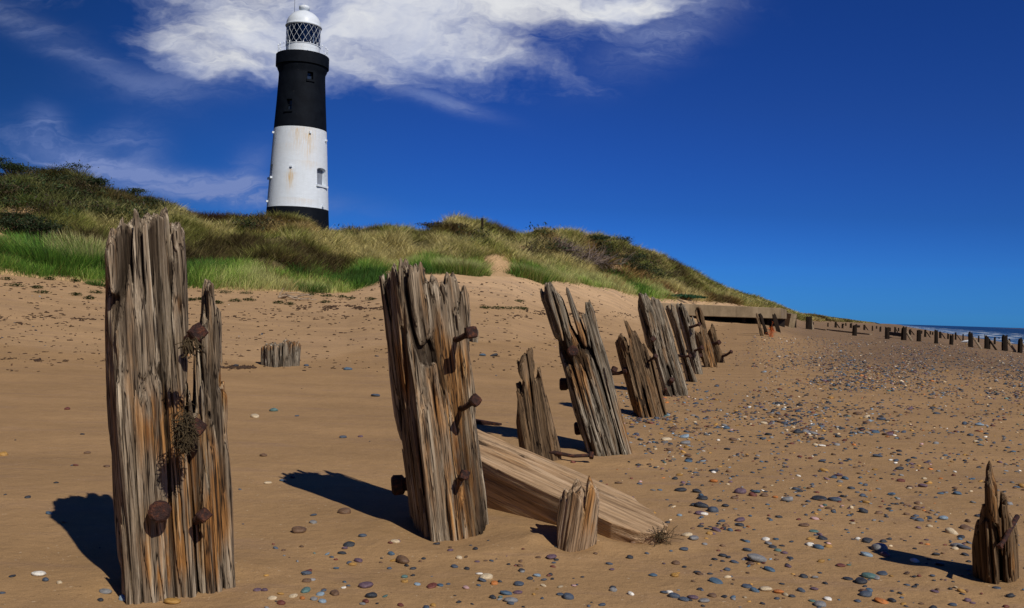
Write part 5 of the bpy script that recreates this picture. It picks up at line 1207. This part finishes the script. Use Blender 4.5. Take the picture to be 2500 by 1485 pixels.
HAND = [(1671,1069,27,'pale blue'),(1985,1060,24,'grey'),(2007,1090,21,'white'),(1773,1047,22,'blue'),(1681,1128,24,'blue'),(1741,1249,30,'slate'),(1719,1257,22,'white'),(1771,1237,23,'dark'),(2063,1170,23,'blue'),(1838,1211,24,'red brown'),(1794,1217,20,'brown'),(1893,1215,15,'orange'),(1749,1296,27,'purple'),(1733,1304,18,'ochre'),(1807,1272,31,'purple'),(1963,1284,28,'brown'),(1988,1299,22,'teal'),(2094,1317,17,'white'),(2118,1321,30,'dark'),(2148,1343,43,'grey'),(2116,1357,29,'pale blue'),(1978,1332,24,'white'),(1998,1339,27,'blue'),(2022,1336,22,'ochre'),(2123,1410,38,'teal'),(2102,1423,34,'dark'),(2053,1383,24,'red brown'),(2234,1372,24,'white'),(2114,1455,34,'slate'),(2152,1470,35,'orange'),(1749,1422,34,'blue'),(1650,1377,26,'brown'),(1647,1407,27,'ochre'),(1635,1449,21,'white'),(1692,1461,28,'purple'),(1708,1440,18,'dark'),(1702,1399,19,'dark'),(1843,1444,26,'blue'),(1870,1441,34,'cream'),(1901,1447,28,'orange'),(1824,1345,24,'slate'),(1855,1368,22,'blue'),(1670,1343,24,'slate'),(1765,1358,22,'dark'),(1779,1362,16,'dark'),(1594,1406,26,'blue'),(1988,1440,24,'purple'),(2002,1479,32,'grey'),(1984,1469,18,'teal'),(1862,1475,16,'dark'),(2245,1272,22,'slate'),(2323,1302,36,'cream'),(2357,1291,30,'brown'),(2303,1268,25,'pale blue'),(2353,1339,34,'slate'),(2346,1313,20,'dark'),(2338,1207,26,'blue'),(2296,1206,17,'blue'),(2177,1208,20,'blue'),(2220,1194,16,'cream'),(2253,1189,26,'purple'),(2497,1190,24,'ochre'),(766,1259,16,'slate'),(730,1299,45,'brown'),(885,1310,21,'slate'),(955,1354,21,'blue'),(953,1327,14,'red brown'),(842,1340,16,'purple'),(875,1371,26,'purple'),(853,1376,15,'slate'),(821,1389,16,'blue'),(753,1396,19,'red brown'),(961,1370,18,'ochre'),(990,1373,28,'slate'),(1034,1365,15,'dark'),(1121,1364,17,'cream'),(1170,1402,18,'white'),(1050,1314,19,'brown'),(746,1444,33,'teal'),(738,1462,19,'orange'),(782,1453,21,'pale blue'),(839,1436,14,'white'),(885,1476,18,'grey'),(988,1410,18,'teal'),(988,1421,23,'ochre'),(1019,1428,17,'pale blue'),(1055,1433,30,'red brown'),(1094,1427,14,'slate'),(1138,1437,22,'pink'),(1207,1426,20,'orange'),(1236,1451,29,'blue'),(1222,1459,16,'teal'),(1247,1469,36,'grey'),(1203,1461,21,'dark'),(1264,1448,24,'purple'),(1311,1407,21,'pale blue'),(1328,1417,17,'slate'),(1294,1414,17,'dark'),(1324,1462,12,'slate'),(1401,1431,14,'pink'),(1327,1431,16,'cream'),(1058,1479,20,'ochre'),(978,1479,22,'red brown'),(1274,1395,18,'dark'),(1270,1383,15,'brown'),(309,1463,45,'pale blue'),(257,1447,33,'grey'),(245,1467,21,'dark'),(420,1472,44,'ochre'),(261,1140,18,'brown'),(622,1019,27,'cream'),(668,1004,25,'teal'),(629,1442,22,'purple'),(685,1451,18,'ochre'),(655,1181,19,'cream'),(643,1114,22,'brown'),(164,1000,22,'red brown'),(8,1112,22,'ochre'),(95,1404,40,'white'),(30,1408,20,'dark'),(111,1418,22,'slate'),(145,1425,20,'cream'),(850,903,24,'blue'),(917,968,24,'slate'),(120,1255,20,'blue'),(157,1276,16,'brown'),(68,1216,16,'dark'),(1178,869,18,'blue'),(1206,870,20,'dark'),(1290,1045,12,'slate'),(576,894,18,'dark'),(748,894,14,'slate'),(213,1107,18,'brown'),(185,1137,16,'red brown'),(690,1175,16,'blue'),(714,1167,16,'dark'),(838,1069,20,'slate'),(880,1067,14,'purple'),(1200,1370,14,'slate'),(1110,1385,20,'slate'),(1140,1390,18,'dark'),(1165,1372,14,'purple'),(1315,1362,14,'brown'),(1358,1368,16,'dark'),(1352,1375,14,'slate'),(1538,1363,18,'dark'),(1488,1378,18,'slate'),(1494,1392,16,'purple'),(1540,1452,20,'white'),(1497,1443,22,'grey'),(1470,1478,20,'slate')]
hp = hit([h_[0] for h_ in HAND], [h_[1] for h_ in HAND])
rp = np.random.default_rng(99)
names = list(PCOL); pw = np.array([.26, .20, .07, .022, .10, .014, .04, .07, .015, .16, .06, .07, .008, .012]); pw /= pw.sum()
def dens_fn(x, y):
    d = np.full(x.shape, 0.12)
    d = np.where((x > 640) & (y > 1320), 1.0, d)
    d = np.where((x > 1450) & (y > 960), np.interp(y, [960, 1000, 1080, 1180, 1300, 1485], [15, 20, 13.0, 6.0, 2.6, 1.5])*np.clip((x-1430-(y-1000)*0.15)/220, 0.15, 1), d)
    bx = 1450+(y-900)*0.2
    band = np.exp(-((y-(1005+0.03*(x-1600)))/60)**2)*np.clip((x-1480)/80, 0, 1)*np.clip((2150-x)/350+0.5, 0.35, 1)
    d = np.maximum(d, band*50)
    g = np.clip((x-1800-(y-850)*0.2)/220, 0, 1)*np.clip((965+(x-2100)*0.05-y)/25, 0, 1)*np.clip((y-822-(x-2000)*0.05)/10, 0, 1)
    d = np.maximum(d, g*170)
    g2 = np.clip((x-1740)/100, 0, 1)*np.clip((950-y)/30, 0, 1)*np.clip((y-805)/15, 0, 1)*16
    d = np.maximum(d, g2)
    d = np.where((x < 1500) & (y < 900) & (y > 700), 0.5, d)
    d = np.where((x < 1500) & (y < 760) & (y > 690), 1.1, d)
    return d
N = 900000; cx = rp.uniform(-250, 2750, N); cy = rp.uniform(690, 1560, N); cell = 3000*870/N/1000.0
acc = rp.random(N) < dens_fn(cx, np.minimum(cy, 1484))*cell
cx, cy = cx[acc], cy[acc]
pat = 0.5+0.5*vn(cx/90, cy/28, 0, 91)+0.3*vn(cx/30, cy/10, 0, 92); keep = rp.random(len(cx)) < np.clip(pat*1.5, 0.12, 1); cx, cy = cx[keep], cy[keep]
P = hit(cx, cy); okp = ~np.isnan(P[:, 0]) & (P[:, 1] < 75); P = P[okp]; cx = cx[okp]
sz = np.exp(rp.normal(math.log(0.0108), 0.42, len(P)))*np.interp(P[:, 1], [3, 6, 12, 30, 60], [0.95, 1.1, 1.35, 1.9, 2.8])      # half length in metres
sz = np.where(rp.random(len(P)) < 0.03, sz*1.8, sz); sz = np.clip(sz, 0.004, 0.05)
ci = rp.choice(len(names), len(P), p=pw)
# keep pebbles out of the post feet
app = sz/P[:, 1]*FPX
order = np.argsort(-app); n_ind = 300-len(HAND)
inside = (cx > -20) & (cx < 2520)
big = [i for i in order if inside[i]][:n_ind]; bigset = set(big)
meshes = [pebble_mesh(i) for i in range(14)]
mesh_cache = {}
print('PEB', len(P))
SZN = ['tiny', 'small', 'medium sized', 'large']; items = []
def mk_peb(p, half, cname, k_, deep=0.25):
    key = (k_ % 14, cname)
    if key not in mesh_cache:
        me = meshes[k_ % 14].copy(); me.materials.append(M_peb[cname]); mesh_cache[key] = me
    o = bpy.data.objects.new('pebble', mesh_cache[key]); S.collection.objects.link(o)
    rs = random.Random(k_*13+5); o.scale = (half, half, half*rs.uniform(.8, 1.15)); o.location = (p[0], p[1], p[2]+half*0.42*(1-deep*2)*rs.uniform(.6, 1.2)); o.rotation_euler = (rs.gauss(0, .12), rs.gauss(0, .12), rs.gauss(0, .5))
    tag(o, 'x', 'pebble', 'pebbles scattered over the sand')
    s_ = 0 if half < .014 else 1 if half < .022 else 2 if half < .034 else 3
    items.append((o, '%s %s pebble' % (SZN[s_], {'dark': 'near black', 'grey': 'plain grey', 'slate': 'slate grey'}.get(cname, cname)), Vector(p)))
for i, (h_, p) in enumerate(zip(HAND, hp)): mk_peb(p, h_[2]/2*(p[1])/FPX*0.98, h_[3], i)
for j, i in enumerate(big): mk_peb(P[i], sz[i], names[ci[i]], 1000+j)
rank_labels(items)
rest = np.array([i for i in range(len(P)) if i not in bigset])
def ico(sub):
    bm = bmesh.new(); bmesh.ops.create_icosphere(bm, subdivisions=sub, radius=1); v = np.array([list(x.co) for x in bm.verts]); f = np.array([[q.index for q in x.verts] for x in bm.faces]); bm.free(); return v, f
def scatter(name, idx, sub, lab):
    v, f = ico(sub); n = len(idx); rs = np.random.default_rng(5); h_ = sz[idx]
    e = np.stack([h_*rs.uniform(.8, 1.1, n), h_*rs.uniform(.55, .85, n), h_*rs.uniform(.3, .55, n)], 1)
    jit = 1+rs.normal(0, .10, (n, len(v), 1)); Q = v[None]*jit*e[:, None, :]; a = rs.normal(0, .6, n); c_, s_ = np.cos(a)[:, None], np.sin(a)[:, None]
    X_ = Q[..., 0]*c_-Q[..., 1]*s_; Y_ = Q[..., 0]*s_+Q[..., 1]*c_; tl = rs.normal(0, .15, (n, 1)); Z_ = Q[..., 2]+X_*tl
    V = np.stack([X_+P[idx, 0][:, None], Y_+P[idx, 1][:, None], Z_+P[idx, 2][:, None]+(h_*0.16)[:, None]], -1).reshape(-1, 3)
    F_ = (f[None]+np.arange(n)[:, None, None]*len(v)).reshape(-1, 3)
    C = np.array([PCOL[x] for x in names])[ci[idx]]*rs.uniform(.6, 1.4, n)[:, None]; C = np.repeat(C, len(v), 0)
    o = link(name, npmesh(name, V, F_, {'col': C}), M_pebmix); tag(o, lab, 'pebbles', kind='stuff')
nearr = rest[P[rest, 1] < 11]; farr = rest[P[rest, 1] >= 11]
scatter('pebbles', nearr, 2, 'scatter of small mixed pebbles over the near sand')
scatter('shingle', farr, 1, 'shingle bank of countless small stones towards the sea')
print('pebbles', len(P), len(nearr), len(farr))

# seaweed crumbs
def crumbs(n, fn, seed, lab, name, col=M_weed, size=0.02):
    rs = np.random.default_rng(seed); x, y = fn(rs, n); p = hit(x, y); p = p[~np.isnan(p[:, 0])]; p = p[p[:, 1] < 60]; n = len(p)
    a = rs.uniform(0, 6.28, n); L = size*rs.uniform(.4, 1.8, n)*np.clip(p[:, 1]/12, .7, 2.2); v, f = ico(1); e = np.stack([L, L*.35, L*.25], 1)
    Q = v[None]*(1+rs.normal(0, .25, (n, len(v), 1)))*e[:, None]; c_, s_ = np.cos(a)[:, None], np.sin(a)[:, None]
    V = np.stack([Q[..., 0]*c_-Q[..., 1]*s_+p[:, :1], Q[..., 0]*s_+Q[..., 1]*c_+p[:, 1:2], Q[..., 2]+p[:, 2:3]+L[:, None]*.15], -1).reshape(-1, 3)
    o = link(name, npmesh(name, V, (f[None]+np.arange(n)[:, None, None]*len(v)).reshape(-1, 3)), col, smooth=False); tag(o, lab, 'debris', kind='stuff')
def wrack(rs, n):
    k_ = rs.integers(0, 6, n); c = [(0, 785, 260, 8), (700, 775, 900, 5), (1400, 768, 200, 4), (60, 880, 180, 2), (600, 898, 60, 2), (860, 752, 180, 4)]
    x = np.array([c[i][0] for i in k_])+rs.normal(0, 1, n)*np.array([c[i][2]*.5 for i in k_]); y = np.array([c[i][1] for i in k_])+rs.normal(0, 1, n)*np.array([c[i][3] for i in k_])
    cl = vn(x/22, y/6, 0, 77) > 0.05; return x[cl], y[cl]
crumbs(3000, wrack, 31, 'brown dried seaweed crumbs along the tide line', 'seaweed_crumbs')
crumbs(2200, lambda r, n: (r.uniform(-100, 1800, n), 690+220*r.random(n)**1.4), 32, 'scattered dark crumbs of debris on the upper beach', 'beach_debris')

# ------------------------------------------------------------------ gull and far wind turbines
b = h1(2358, 843); g = empty('gull', b, 0.3); tag(g, 'white gull standing on the shingle between groyne posts', 'bird')
gs = (b-Vector(CAM)).length/50
M_gw = plain('white_feathers', (0.7, 0.7, 0.68), 0.7, 0.1, 10); M_gg = plain('grey_feathers', (0.3, 0.32, 0.35), 0.7, 0.1, 10); M_gy = plain('yellow_beak', (0.5, 0.3, 0.05), 0.6, 0.1, 10)
bm = bmesh.new(); tube(bm, [(-.27, 0, .15), (-.15, 0, .17), (0, 0, .18), (.12, 0, .2), (.17, 0, .26), (.19, 0, .32), (.23, 0, .33), (.26, 0, .32)], [.015, .05, .075, .065, .04, .035, .03, .01], 10); link('body', bm2me(bm, 'body'), M_gw, g)
for sy in (-1, 1):
    bm = bmesh.new(); tube(bm, [(.1, sy*.055, .2), (0, sy*.075, .2), (-.15, sy*.05, .18), (-.33, sy*.01, .15)], [.02, .045, .03, .006], 8); link('wing', bm2me(bm, 'wing'), M_gg, g)
    bm = bmesh.new(); tube(bm, [(.02, sy*.03, .12), (.02, sy*.03, 0)], .008, 5); link('leg', bm2me(bm, 'leg'), M_gy, g)
bm = bmesh.new(); tube(bm, [(.25, 0, .322), (.31, 0, .31)], [.011, .004], 6); link('beak', bm2me(bm, 'beak'), M_gy, g)
g.scale = (gs, gs, gs)
